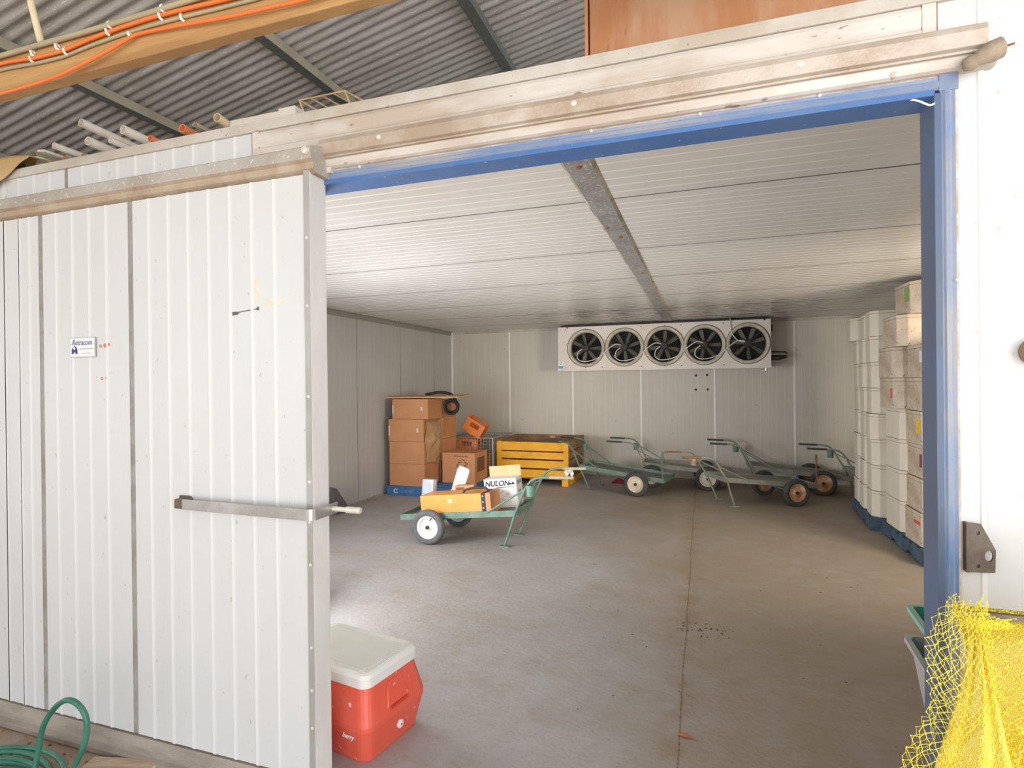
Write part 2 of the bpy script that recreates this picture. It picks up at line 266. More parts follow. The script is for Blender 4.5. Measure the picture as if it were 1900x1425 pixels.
# ------------------------------------------------------------------ mesh builder
class MB:
    def __init__(s): s.v = []; s.f = []; s.m = []
    def face(s, idx, m=0): s.f.append(tuple(idx)); s.m.append(m)
    def box(s, x0, x1, y0, y1, z0, z1, m=0, rot=None, piv=None):
        n = len(s.v)
        P = [Vector((x, y, z)) for z in (z0, z1) for y in (y0, y1) for x in (x0, x1)]
        if rot is not None:
            c = Vector(piv) if piv else Vector(((x0+x1)/2, (y0+y1)/2, (z0+z1)/2))
            P = [c + rot @ (p-c) for p in P]
        s.v += P
        for q in ((0, 2, 3, 1), (4, 5, 7, 6), (0, 1, 5, 4), (2, 6, 7, 3), (0, 4, 6, 2), (1, 3, 7, 5)): s.face([n+i for i in q], m)
        return s
    def prism(s, poly, z0, z1, m=0, fn=None, caps=True, closed=True, mats=None):
        # poly of (a,b), extruded over c; fn maps (a,b,c) to a point
        fn = fn or (lambda a, b, c: (a, b, c))
        n = len(s.v); k = len(poly)
        for c in (z0, z1):
            for a, b in poly: s.v.append(Vector(fn(a, b, c)))
        for i in range(k if closed else k-1):
            j = (i+1) % k
            s.face((n+i, n+j, n+k+j, n+k+i), mats[i] if mats else m)
        if caps and closed:
            s.face([n+i for i in range(k)][::-1], m); s.face([n+k+i for i in range(k)], m)
        return s
    def tube(s, pts, r, seg=10, m=0, closed=False, caps=True):
        pts = [Vector(p) for p in pts]; n0 = len(s.v); K = len(pts)
        prev = None
        for i, p in enumerate(pts):
            if closed: t = pts[(i+1) % K] - pts[i-1]
            else: t = pts[min(i+1, K-1)] - pts[max(i-1, 0)]
            if t.length < 1e-9: t = Vector((0, 0, 1))
            t.normalize()
            if prev is None:
                a = Vector((0, 0, 1)) if abs(t.z) < .9 else Vector((1, 0, 0))
                u = t.cross(a).normalized()
            else:
                u = (prev - t*prev.dot(t))
                u = u.normalized() if u.length > 1e-6 else t.orthogonal().normalized()
            prev = u; vv = t.cross(u)
            rr = r[i] if isinstance(r, (list, tuple)) else r
            for k in range(seg):
                a = 2*PI*k/seg
                s.v.append(p + (u*math.cos(a) + vv*math.sin(a))*rr)
        for i in range(K if closed else K-1):
            j = (i+1) % K
            for k in range(seg):
                l = (k+1) % seg
                s.face((n0+i*seg+k, n0+i*seg+l, n0+j*seg+l, n0+j*seg+k), m)
        if caps and not closed:
            s.face([n0+k for k in range(seg)][::-1], m); s.face([n0+(K-1)*seg+k for k in range(seg)], m)
        return s
    def lathe(s, prof, axis='z', c=(0, 0, 0), seg=32, m=0, mats=None, closed=False):
        n0 = len(s.v); K = len(prof); c = Vector(c)
        for i in range(seg):
            a = 2*PI*i/seg; ca, sa = math.cos(a), math.sin(a)
            for r, h in prof:
                if axis == 'z': p = Vector((r*ca, r*sa, h))
                elif axis == 'y': p = Vector((r*ca, h, r*sa))
                else: p = Vector((h, r*ca, r*sa))
                s.v.append(c+p)
        for i in range(seg):
            j = (i+1) % seg
            for k in range(K if closed else K-1):
                l = (k+1) % K
                s.face((n0+i*K+k, n0+j*K+k, n0+j*K+l, n0+i*K+l), mats[k] if mats else m)
        return s
    def grid(s, fn, nu, nv, m=0):
        n0 = len(s.v)
        for i in range(nu+1):
            for j in range(nv+1): s.v.append(Vector(fn(i/nu, j/nv)))
        for i in range(nu):
            for j in range(nv):
                a = n0+i*(nv+1)+j
                s.face((a, a+nv+1, a+nv+2, a+1), m)
        return s
    def build(s, name, mats, parent=None, bevel=0, smooth=False, seg=2, solid=0, sub=0, loc=None, rot=None):
        me = bpy.data.meshes.new(name)
        me.from_pydata([tuple(p) for p in s.v], [], s.f)
        if not isinstance(mats, (list, tuple)): mats = [mats]
        for x in mats: me.materials.append(x)
        for i, p in enumerate(me.polygons): p.material_index = s.m[i]; p.use_smooth = smooth
        me.validate(); me.update()
        import bmesh
        b = bmesh.new(); b.from_mesh(me); bmesh.ops.recalc_face_normals(b, faces=b.faces[:]); b.to_mesh(me); b.free()
        o = bpy.data.objects.new(name, me); COL.objects.link(o)
        if parent: o.parent = parent
        if loc: o.location = loc
        if rot: o.rotation_euler = rot
        if solid:
            q = o.modifiers.new('solidify', 'SOLIDIFY'); q.thickness = solid; q.offset = 0
        if bevel:
            q = o.modifiers.new('bevel', 'BEVEL'); q.width = bevel; q.segments = seg; q.limit_method = 'ANGLE'; q.angle_limit = R(40)
            if smooth is False and seg > 2:
                for p in me.polygons: p.use_smooth = True
        if sub:
            q = o.modifiers.new('subdivision', 'SUBSURF'); q.levels = sub; q.render_levels = sub
        return o

def thing(name, label, cat, loc=(0, 0, 0), rot=(0, 0, 0), group=None):
    o = bpy.data.objects.new(name, None); COL.objects.link(o)
    o.empty_display_size = .1
    o.location = loc; o.rotation_euler = rot; o['label'] = label; o['category'] = cat
    if group: o['group'] = group
    return o
def tag(o, label, cat, group=None, kind=None):
    o['label'] = label; o['category'] = cat
    if group: o['group'] = group
    if kind: o['kind'] = kind
    return o
def struct(o, label=None):
    o['kind'] = 'structure'
    if label: o['label'] = label
    return o
def copy_tree(o, parent=None):
    c = o.copy(); COL.objects.link(c); c.parent = parent
    for ch in list(o.children): copy_tree(ch, c)
    return c
def catmull(P, n=8, closed=False):
    P = [Vector(p) for p in P]; out = []; K = len(P)
    rng = range(K if closed else K-1)
    for i in rng:
        if closed: a, b, c, d = P[i-1], P[i], P[(i+1) % K], P[(i+2) % K]
        else: a, b, c, d = P[max(i-1, 0)], P[i], P[i+1], P[min(i+2, K-1)]
        for k in range(n):
            t = k/n
            out.append(0.5*((2*b)+(c-a)*t+(2*a-5*b+4*c-d)*t*t+(3*b-a-3*c+d)*t**3))
    if not closed: out.append(P[-1])
    return out
def text(name, body, size, m, parent, loc, rot, shear=0.0, ext=0.0004, sx=1.0, bold=0.0, align='CENTER'):
    cu = bpy.data.curves.new(name, 'FONT'); cu.body = body; cu.size = size; cu.shear = shear; cu.extrude = ext; cu.offset = bold
    cu.align_x = align; cu.align_y = 'CENTER'
    tmp = bpy.data.objects.new('tmp', cu); COL.objects.link(tmp)
    dg = bpy.context.evaluated_depsgraph_get()
    me = bpy.data.meshes.new_from_object(tmp.evaluated_get(dg))
    bpy.data.objects.remove(tmp)
    me.materials.clear(); me.materials.append(m)
    o = bpy.data.objects.new(name, me); COL.objects.link(o); o.parent = parent
    o.location = loc; o.rotation_euler = rot; o.scale = (sx, 1, 1)
    return o

# ------------------------------------------------------------------ room shell
YF, YI = 1.968, 2.058       # front wall outer / inner face
XL, XR, YB, ZC = -4.59, 3.79, 9.93, 2.65
OX0, OX1, OZ = -1.56, 0.652, 2.495   # door opening

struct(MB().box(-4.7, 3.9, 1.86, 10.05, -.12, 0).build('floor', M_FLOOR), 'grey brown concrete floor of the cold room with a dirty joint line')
struct(MB().box(-14, 14, -5, 1.86, -.12, -.004).build('floor', M_GROUND), 'dusty concrete slab outside the cold room')
struct(MB().box(-60, 60, -60, 60, -.3, -.14).build('ground', mat('yard_ground', (0.56, 0.56, 0.55), (0.48, 0.475, 0.46), .5, .8, .95)), 'yard ground around the shed')

def panel_sheet(mb, u0, u1, v0, v1, fn, ridges, joints, rh=.004, rw=.012, jw=.024, jd=-.003, inset=1):
    """profiled sheet running over u, extruded over v; fn(u, w, v) with w = height off the wall. mats 0 sheet,1 ridge,2 groove,3 joint"""
    ev = [(r, 'r') for r in ridges if u0+.02 < r < u1-.02 and all(abs(r-j) > jw for j in joints)] + [(j, 'j') for j in joints if u0 < j < u1]
    ev.sort(); poly = [(u0, 0)]; ms = []
    for c, k in ev:
        if k == 'r':
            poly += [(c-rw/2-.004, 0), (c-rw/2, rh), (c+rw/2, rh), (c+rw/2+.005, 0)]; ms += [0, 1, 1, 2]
        else:
            poly += [(c-jw/2, 0), (c-jw/2+.001, jd), (c+jw/2-.001, jd), (c+jw/2, 0)]; ms += [0, 3, 3, 3]
    poly.append((u1, 0)); ms.append(0)
    mb.prism(poly, v0, v1, closed=False, fn=lambda a, b, c: fn(a, b, c), mats=ms)

def wall(name, u0, u1, v0, v1, fn, ridges, joints, mats, depth=.08, label=None, **k):
    mb = MB()
    panel_sheet(mb, u0, u1, v0, v1, fn, ridges, joints, **k)
    n = len(mb.v)   # core slab behind the sheet
    P = [fn(u, w_, v) for v in (v0, v1) for w_ in (-.004, -depth) for u in (u0, u1)]
    mb.v += [Vector(p) for p in P]
    for q in ((0, 2, 3, 1), (4, 5, 7, 6), (0, 1, 5, 4), (2, 6, 7, 3), (0, 4, 6, 2), (1, 3, 7, 5)): mb.face([n+i for i in q], 0)
    return struct(mb.build(name, mats), label)
def rids(a, b, p, off=0):
    out = []; x = off + math.ceil((a-off)/p)*p
    while x < b: out.append(x); x += p
    return out
FM = [M_PANEL, M_PANELR, M_PANELG, M_SEAL]
IM = [M_INT, M_INTR, M_INTG, M_JOINT]
fF = lambda u, w_, v: (u, YF-w_, v)
frj = [-6.628, -5.428, -4.228, -3.028, -1.828, 1.26, 2.46]
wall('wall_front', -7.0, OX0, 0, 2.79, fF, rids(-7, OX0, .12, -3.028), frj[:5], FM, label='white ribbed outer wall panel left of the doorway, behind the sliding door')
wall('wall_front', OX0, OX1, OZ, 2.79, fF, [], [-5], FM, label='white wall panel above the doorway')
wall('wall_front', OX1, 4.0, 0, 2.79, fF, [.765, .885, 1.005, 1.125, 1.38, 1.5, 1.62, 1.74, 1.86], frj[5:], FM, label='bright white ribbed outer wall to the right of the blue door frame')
# inner skin of front wall
mb = MB()
mb.box(XL-.1, OX0, YI-.006, YI, 0, 2.69).box(OX1, XR+.1, YI-.006, YI, 0, 2.69).box(OX0, OX1, YI-.006, YI, OZ, 2.69)
struct(mb.build('wall_front_inside', M_INT))
lj = [YB-.758-1.2*k for k in range(0, 7)]
wall('wall_left', YI, YB, 0, ZC, lambda u, w_, v: (XL+w_, u, v), rids(YI, YB, .12, .02), lj, [mat('cool_light_panel', (0.56, 0.56, 0.56), (0.51, 0.505, 0.50), 0.9, 0.8, 0.45), mat('cool_light_ridge', (.60, .60, .60), None, rough=.4), mat('cool_light_groove', (.50, .50, .50), None, rough=.5), M_JOINT], rh=.0008, rw=.006, jw=.012, label='interior panel wall on the left, its colour cooled for daylight')  # same panels as the other walls, cooler light put into their colour
wall('wall_right', YI, YB, 0, ZC, lambda u, w_, v: (XR-w_, u, v), rids(YI, YB, .12), lj, IM, rh=.002, rw=.008, jw=.012, label='interior panel wall on the right behind the foam boxes')
wall('wall_back', XL, XR, 0, ZC, lambda u, w_, v: (u, YB-w_, v), rids(XL, XR, .12, .06), [-9], IM, rh=.0010, rw=.008, label='beige interior panel wall at the back')
cj = [3.045+1.2*k for k in range(6)]
wall('ceiling', YI, YB+.05, XL-.05, XR+.05, lambda u, w_, v: (v, u, ZC-w_), rids(YI, YB, .10, 3.045), cj, [M_CEIL, mat('ceiling_ridge', (.80, .78, .74), None, rough=.4), mat('ceiling_groove', (.64, .61, .56), None, rough=.4), M_JOINT], depth=.1, rh=.0012, rw=.005, jw=.017, label='white ribbed cold room ceiling with brown mould stains at the back')
# light joint strips on back wall, corner strip, angle trims
for k in range(6):
    x = -3.408+1.2*k
    struct(MB().box(x-.011, x+.011, YB-.007, YB+.01, 0, ZC-.03).build('trim_%d' % (k+1), M_JSTRIP), 'thin white joint strip running up the back wall')
struct(MB().box(XL, XL+.03, YB-.03, YB, 0, ZC).build('trim_7', M_JSTRIP, bevel=.008), 'white corner strip where left and back walls meet')
struct(MB().box(XL, XL+.012, YI, YB, ZC-.075, ZC).box(XL, XL+.05, YI, YB, ZC-.008, ZC).build('trim_8', mat('grey_angle', (.33, .32, .29), None, rough=.6)), 'grey angle trim between left wall and ceiling')
struct(MB().box(XL, XR, YB-.012, YB, ZC-.05, ZC).build('trim_9', mat('pale_angle', (.55, .52, .45), (.4, .34, .27), 4, .8, .6)), 'stained angle trim between back wall and ceiling')
struct(MB().box(XL, XL+.02, YI, YB, 0, .02).build('baseboard_left', mat('floor_edge_grime', (.33, .28, .23), (.45, .42, .38), 8, .8, .8)))
struct(MB().box(XL, XR, YB-.02, YB, 0, .02).build('baseboard_back', MATS['floor_edge_grime']))

# galvanised ceiling strip with rusty fixings
cs = thing('ceiling_strip', 'long galvanised steel strip screwed under the cold room ceiling, running back to the fan unit', 'metal strip', (-.52, 2.06, ZC))
prof = [(-.075, -.003), (-.06, -.012), (.06, -.012), (.075, -.003), (.075, 0), (-.075, 0)]
MB().prism(prof, 0.005, 7.36, fn=lambda a, b, c: (a, c, b), mats=[1, 0, 1, 1, 1, 1]).build('strip', [M_GALV, mat('strip_edge', (.52, .47, .36), (.2, .15, .1), 6, .8, .6)], cs)
for y, dx in ((.45, 0), (1.5, -.04), (1.75, .01), (3.1, .02), (4.4, .02), (5.9, .02), (7.2, .0)):
    MB().lathe([(0, -.022), (.011, -.020), (.014, -.012), (0, -.012)], c=(dx, y, 0), seg=10).build('screw', M_RUST, cs)

# ------------------------------------------------------------------ lintel dressing, frame, track
struct(MB().box(-7, 4, YF-.012, YI+.05, 2.795, 2.81).box(-7, 4, YF-.014, YF-.001, 2.765, 2.8).build('trim_10', mat('cap_flashing', (.62, .59, .53), (.5, .43, .34), 3, .9, .6, speck=(.3, .2, .12), speck_amt=.03), bevel=.002), 'dusty grey cap flashing along the top of the front wall')
prof = [(YF-.001, 2.660), (YF-.010, 2.660), (YF-.012, 2.688), (YF-.006, 2.695), (YF-.010, 2.700), (YF-.012, 2.748), (YF-.006, 2.763), (YF-.001, 2.763)]
struct(MB().prism(prof, -1.828, .62, fn=lambda a, b, c: (c, a, b)).build('trim_11', M_FLASH), 'white stained flashing over the doorway')
for i, x in enumerate((-1.828, .64)):
    struct(MB().box(x-.018, x+.018, YF-.008, YF-.001, 2.655, 2.765, 0).box(x-.020, x-.018, YF-.009, YF-.001, 2.655, 2.765, 1).box(x+.018, x+.020, YF-.009, YF-.001, 2.655, 2.765, 1).build('trim_%d' % (12+i), [M_FLASH, M_RUST]), 'short upright joint cover with rusty edges above the doorway')

track = thing('sliding_door_track', 'dusty aluminium door track fixed above the open doorway', 'door track', (-1.46, YF, 2.55))
prof = [(0, .125), (-.020, .125), (-.060, .105), (-.068, .085), (-.062, .045), (-.048, .040), (-.048, .034), (0, .034)]
MB().prism([(a, b) for a, b in prof], 0, 2.22, fn=lambda a, b, c: (c, a-.001, b)).build('rail', M_TRACK, track, bevel=.002)
MB().prism([(-.001, .036), (-.036, .036), (-.040, .030), (-.036, .004), (-.026, -.002), (-.001, -.002)], 0, 2.25, fn=lambda a, b, c: (c, a, b)).build('lower_flange', M_FLASH, track)
for x in (.28, 1.05, 1.75, 2.0):
    MB().lathe([(0, -.010), (.010, -.008), (.013, 0)], 'y', (x, -.06 if x != 2.0 else -.03, .075 if x != 2.0 else .012), 12).build('bolt', M_BOLT if x != 2.0 else M_RUSTLINE, track)
stop = thing('rubber_door_stop', 'brown dusty rubber stop jammed on the right end of the door track', 'door stop', (.75, 1.90, 2.545))
MB().tube([(-.045, .01, .0), (-.03, .008, .003), (-.018, .005, .008), (-.01, 0, .012), (.01, -.002, .02), (.035, -.002, .028), (.047, -.002, .030)], [.017, .022, .018, .022, .028, .028, .006], 12).build('bumper', M_ROCKB, stop, smooth=True)
MB().tube([(.04, 0, .03), (.065, -.002, .033)], .003, 6).build('wire_tail', M_RUST, stop)

frame = struct(thing('door_2', 'blue door frame lining the cold room opening', 'door frame', (0, YF, 0)))
fw_, T = .046, .0
# front flange profile (w off wall, across) : outer rusty bead, faded blue, light groove
def flange(a0, a1, horizontal):
    mb = MB()
    pr = [(0, 0), (-.012, .001), (-.016, .008), (-.014, .017), (-.020, .022), (-.020, .034), (-.014, .038), (-.018, .046), (0, .047)]
    ms = [3, 3, 2, 1, 2, 1, 2, 0, 0]
    if horizontal: mb.prism([(w_, OZ+.055-c) for w_, c in pr], a0, a1, fn=lambda a, b, c: (c, a, b), mats=ms)
    else: mb.prism([(w_, OX1+.055-c) for w_, c in pr], a0, a1, fn=lambda a, b, c: (b, a, c), mats=ms)
    return mb
FRM = [M_BLUE, mat('blue_light_groove', (.22, .33, .55), (.42, .43, .46), 4, .8, .45), M_BLUEF, M_RUSTLINE]
flange(OX0, OX1+.008, True).build('head_flange', FRM, frame)
flange(0, OZ+.008, False).build('jamb_flange', FRM, frame)
MB().box(OX1+.006, OX1+.055, -.019, 0, OZ+.006, OZ+.055).build('corner_block', M_BLUEF, frame, bevel=.003)
MB().box(OX0, OX1-.004, -.018, .096, OZ-.005, OZ+.012).build('head_lining', M_BLUE, frame)
MB().box(OX1-.005, OX1+.012, -.018, .096, 0, OZ).build('jamb_lining', mat('blue_grey_lining', (.10, .125, .19), (.09, .15, .28), 2.5, .8, .5), frame)
MB().tube(catmull([(OX1-.06, -.01, OZ-.004), (OX1-.045, -.022, OZ-.016), (OX1-.02, -.026, OZ-.034), (OX1-.006, -.022, OZ-.030)], 5), .003, 6).build('hook', M_CLIP, frame)
for x in (-1.3, -.36, .0, .35):
    MB().lathe([(0, -.023), (.005, -.021), (.007, -.015)], 'y', (x, 0, OZ+.047), 8).build('rivet', M_BOLT, frame)
for z in (.6, 1.95):
    MB().lathe([(0, -.023), (.005, -.021), (.007, -.015)], 'y', (OX1+.047, 0, z), 8).build('rivet', M_BOLT, frame)

# ------------------------------------------------------------------ sliding door
DX0, DX1, DY = -3.86, -1.47, 1.862
door = struct(thing('door_1', 'large white ribbed sliding cold room door standing open on the left', 'door', (0, 0, 0)))
mb = MB()
dj = [-3.652, -3.052, -2.452]
rg = [-3.54, -3.43, -3.32, -3.21, -3.13]
rg += [-3.052+.112*k for k in (1, 2, 3, 4)] + [-2.452+.115*k for k in range(1, 8)] + [-3.652+.112*k for k in (1, 2, 3, 4)]
fD = lambda u, w_, v: (u, DY-w_, v)
panel_sheet(mb, DX0, DX1-.025, .09, 2.505, fD, rg, dj, rh=.004, rw=.011, jw=.030)
mb.box(DX0, DX1-.02, DY+.004, 1.955, .09, 2.505)
mb.build('door_panel', FM, door)
# edge channel: grey face strip + bright end return
mb = MB()
mb.box(DX1-.027, DX1-.001, DY-.008, DY+.004, .07, 2.53, 0)
mb.box(DX1-.020, DX1, DY-.004, 1.960, .07, 2.53, 1)
ch = mb.build('edge_channel', [M_ALUD, M_ALU], door, bevel=.0015)
for z in (.45, .62, .95, 1.12, 1.28, 1.62, 1.98, 2.25, .3):
    MB().lathe([(0, -.0035), (.006, -.003), (.007, 0)], 'y', (DX1-.012, DY-.008, z), 8).build('screw', M_BOLT, ch)
prof = [(1.955, 2.625), (1.900, 2.625), (1.845, 2.608), (1.832, 2.60), (1.835, 2.555), (1.850, 2.545), (1.850, 2.520), (1.872, 2.508), (1.955, 2.508)]
MB().prism(prof, DX0, DX1+.045, fn=lambda a, b, c: (min(c, DX1+.026), a, b), mats=[0, 0, 1, 0, 1, 1, 1, 1, 0]).build('top_hood', [M_HOOD, mat('hood_lip_tan', (.50, .41, .31), (.38, .27, .18), 6, .9, .7)], door, bevel=.001)
MB().box(DX1+.026, DX1+.044, 1.935, 1.955, 2.53, 2.655).build('hood_end_plate', M_FLASH, door)
MB().lathe([(0, -.012), (.014, -.010), (.017, 0)], 'y', (DX1+.005, 1.832, 2.585), 14).build('hood_bolt', M_BOLT, door)
# strap handle
hd = MB()
path = [(-2.105, 1.815), (-1.49, 1.800), (-1.435, 1.802), (-1.425, 1.815), (-1.425, 1.955)]
n = len(path)
mbp = []
def strap(path, th, z0, z1, mb):
    L_ = [Vector((a, b)) for a, b in path]
    out = []
    for i, p in enumerate(L_):
        t = (L_[min(i+1, len(L_)-1)]-L_[max(i-1, 0)]).normalized(); nn = Vector((-t.y, t.x))
        out.append((p, nn))
    poly = [tuple(p+nn*th/2) for p, nn in out] + [tuple(p-nn*th/2) for p, nn in reversed(out)]
    mb.prism(poly, z0, z1)
path = [(-2.105, 1.815), (-1.8, 1.808), (-1.49, 1.800)] + [(-1.455+.028*math.sin(a), 1.828-.028*math.cos(a)) for a in (0, .4, .8, 1.2, 1.5)] + [(-1.427, 1.955)]
strap(path, .005, 1.140, 1.184, hd)
hs = hd.build('strap_handle', M_STRAP, door)
hs['label'] = 'bent flat steel handle strap'
MB().box(-2.15, -2.095, 1.813, DY, 1.142, 1.182).box(-2.165, -2.10, DY-.012, DY, 1.140, 1.190).build('handle_bracket', M_STEELB, door, bevel=.003)
MB().lathe([(0, -1.25), (.0, -1.25), (.013, -1.372), (.013, -1.36), (.013, -1.30), (.011, -1.295), (0, -1.295)][3:], 'x', (0, 1.925, 1.162), 16).tube([(-1.43, 1.925, 1.162), (-1.36, 1.925, 1.162)], .010, 12).build('handle_bolt', M_BOLT, door, smooth=False)
# maker's plate
pl_ = thing('x', 'x', 'x'); bpy.data.objects.remove(pl_)
plate = MB().box(-.083, .083, -.002, .002, -.046, .046, 0).box(-.080, .080, -.003, -.001, -.043, .043, 1).build('maker_plate', [M_SGREY, M_SIGN], door, loc=(-2.757, DY-.0065, 1.853))
RX = (R(90), 0, 0)
text('plate_lettering', 'Retracom', .036, M_NAVY, plate, (-.002, -.0035, .022), RX, shear=.3, sx=.92)
mb = MB()
mb.prism([(-.070, -.030), (-.070, -.012), (-.062, .000), (-.050, .008), (-.038, .000), (-.032, -.012), (-.032, -.030), (-.044, -.030), (-.046, -.022), (-.056, -.022), (-.058, -.030)], -.0042, -.003, fn=lambda a, b, c: (a, c, b))
mb.build('plate_emblem', M_NAVY, plate)
MB().lathe([(.0, -.0052), (.007, -.0048)], 'y', (-.051, 0, -.004), 12).build('emblem_dot', M_SIGN, plate)
MB().box(-.018, .072, -.0038, -.003, -.010, -.005).box(-.004, .058, -.0038, -.003, -.030, -.026).box(-.078, -.05, -.0038, -.003, .013, .016).box(.055, .078, -.0038, -.003, .013, .016).build('plate_small_print', M_SGREY, plate)
for x, z, r, m_ in ((-2.649, 1.856, .009, M_REDDT2), (-2.621, 1.858, .010, M_REDDOT), (-2.593, 1.862, .007, M_REDDOT), (-2.643, 1.705, .008, M_REDDT2), (-2.612, 1.707, .008, M_REDDT2)):
    MB().lathe([(0, -.003), (r*.8, -.002), (r, 0)], 'y', (x, DY-.0005, z), 12).build('hole_plug', m_, door)
# tape residue, dents
rr = random.Random(3)
def blob(cx, cz, sx, sz, y, seed, n=14):
    q = random.Random(seed); poly = []
    for i in range(n):
        a = 2*PI*i/n; f = .75+.4*q.random()
        poly.append((cx+sx*math.copysign(abs(math.cos(a))**.6, math.cos(a))*f, cz+sz*math.copysign(abs(math.sin(a))**.6, math.sin(a))*f))
    return MB().prism(poly, y-.0008, y, fn=lambda a, b, c: (a, c, b))
blob(-1.742, 2.062, .016, .052, DY, 1).build('tape_residue', M_STAIN, door)
blob(-1.655, 2.006, .045, .018, DY, 2).build('tape_residue', M_STAIN, door)
blob(-1.645, 1.560, .022, .018, DY, 4).build('tape_residue', M_STAIN, door)
mb = blob(-1.855, 1.968, .022, .007, DY-.0005, 5); mb.prism([(-1.84, 1.970), (-1.735, 1.981), (-1.735, 1.984), (-1.84, 1.974)], DY-.002, DY, fn=lambda a, b, c: (a, c, b))
mb.prism([(-1.742, 1.976), (-1.728, 1.976), (-1.728, 1.99), (-1.738, 1.99)], DY-.002, DY, fn=lambda a, b, c: (a, c, b)); mb.build('gouge', M_STEELB, door)
# floor guide rail
struct(MB().prism([(1.80, 0), (1.80, .025), (1.822, .035), (1.835, .062), (1.858, .082), (1.90, .084), (1.90, 0)], -6.0, -1.44, fn=lambda a, b, c: (c, a, b)).build('trim_14', M_RAILD, bevel=.003), 'dusty steel floor rail under the sliding door')

# latch keeper plate with holes
lk = thing('latch_keeper', 'dark steel latch plate with holes fixed beside the blue frame', 'latch', (.75, 1.962, 1.18))
mb = MB()
outer = [(-.033, -.072), (.032, -.068), (.034, -.004), (.0, .068), (-.033, .070)]
cu = bpy.data.curves.new('k', 'CURVE'); cu.dimensions = '2D'; cu.fill_mode = 'BOTH'; cu.extrude = .004
def spl(P):
    s_ = cu.splines.new('POLY'); s_.points.add(len(P)-1); s_.use_cyclic_u = True
    for i, p in enumerate(P): s_.points[i].co = (p[0], p[1], 0, 1)
spl(outer)
spl([(.018+.010*math.cos(a), -.022+.016*math.sin(a)) for a in [2*PI*i/18 for i in range(18)]])
spl([(-.008+.005*math.cos(a), .043+.006*math.sin(a)) for a in [2*PI*i/12 for i in range(12)]])
spl([(-.008+.005*math.cos(a), -.052+.006*math.sin(a)) for a in [2*PI*i/12 for i in range(12)]])
tmp = bpy.data.objects.new('t', cu); COL.objects.link(tmp)
me = bpy.data.meshes.new_from_object(tmp.evaluated_get(bpy.context.evaluated_depsgraph_get())); bpy.data.objects.remove(tmp)
me.materials.clear(); me.materials.append(M_STEELB)
o = bpy.data.objects.new('plate', me); COL.objects.link(o); o.parent = lk; o.rotation_euler = (R(90), 0, 0); o.location = (0, -.012, 0)
MB().box(-.036, -.030, -.018, .006, -.072, .070).build('back_flange', M_STEELB, lk)
kb = MB().lathe([(0, -.06), (.030, -.058), (.038, -.045), (.038, 0)], 'y', (0, 0, 0), 24).build('round_knob', mat('brown_knob', (.30, .22, .13), None, rough=.5), smooth=True, loc=(.885, 1.966, 1.738))
tag(kb, 'round brown knob on the bright white wall at the far right', 'knob')

# ------------------------------------------------------------------ shed roof, purlins, beam
def roof_z(x): return 3.70+.2*(x+3.84)
mb = MB()
ny = int(14/.0762*6); P = []
for i in range(ny+1):
    y = -4+14*i/ny; P.append((y, .0085*math.sin(2*PI*y/.0762)))
xs = [-9.5, -5, -1, 3, 6]
n0 = 0
for x in xs:
    for y, h in P: mb.v.append(Vector((x, y, roof_z(x)+.012+h)))
for a in range(len(xs)-1):
    for i in range(ny): k = a*(ny+1)+i; mb.face((k, k+1, k+ny+2, k+ny+1))
struct(mb.build('roof_sheeting', M_ROOF, smooth=True), 'corrugated galvanised shed roof seen from below')
for k, x in enumerate((-6.26, -5.05, -3.84, -2.63, -1.42, -.21, 1.0, 2.2)):
    zt = roof_z(x)
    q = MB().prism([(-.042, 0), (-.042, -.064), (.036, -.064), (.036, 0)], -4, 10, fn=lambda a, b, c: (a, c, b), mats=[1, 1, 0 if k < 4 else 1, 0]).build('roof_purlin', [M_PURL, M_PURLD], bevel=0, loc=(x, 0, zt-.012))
    lab = {0: 'steel roof purlin out at the far left end of the shed roof', 1: 'steel roof purlin over the brown paper and rolled tarp, leftmost in view', 2: 'steel roof purlin passing behind the timber beam at the left, over the white pipes', 3: 'steel roof purlin ending above the wire rack', 4: 'dark steel roof purlin between the wire rack and the big cardboard box'}.get(k, ['', '', '', '', '', 'steel roof purlin right above the big cardboard box', 'steel roof purlin over the right side of the doorway', 'steel roof purlin furthest right over the bright wall'][k])
    tag(q, lab, 'purlin', 'roof purlins')

beam = MB().box(-5.2, 3.2, 1.50, 1.548, 2.855, 3.015).build('timber_beam', M_TIMBER, bevel=.004)
tag(beam, 'long old brown timber beam carrying orange cables at top left', 'beam')
def sag(x): return 2.985 + .006*math.sin(x*5.1)
xs_ = [-5+.15*i for i in range(50)]
tag(MB().tube([(x, 1.488, 2.968+.008*math.sin(x*6.2+.5) - (.014*math.exp(-((x+2.35)/.14)**2))) for x in xs_], .0075, 8).build('orange_cable', M_ORANGE, smooth=True), 'straight orange cable clipped along the middle of the timber beam', 'cable')
sl = [(-5, 1.47, 2.80), (-3.4, 1.47, 2.835), (-2.75, 1.47, 2.836), (-2.444, 1.47, 2.838), (-2.263, 1.47, 2.850), (-2.064, 1.472, 2.884), (-1.941, 1.48, 2.920), (-1.886, 1.485, 2.929), (-1.70, 1.478, 2.912), (-1.486, 1.475, 2.893), (-1.309, 1.474, 2.885), (-1.123, 1.474, 2.880), (-.6, 1.478, 2.90), (.6, 1.48, 2.87), (2.4, 1.48, 2.89)]
tag(MB().tube(catmull(sl, 6), .0065, 8).build('orange_cable', M_ORANGE, smooth=True), 'loose orange cable sagging along the lower edge of the timber beam', 'cable')
tag(MB().tube([(x, 1.486, 2.996 + .003*math.sin(x*4)) for x in xs_], .010, 8).build('conduit', M_GREYC, smooth=True), 'olive conduit along the top of the timber beam, above the orange cable', 'conduit', None)
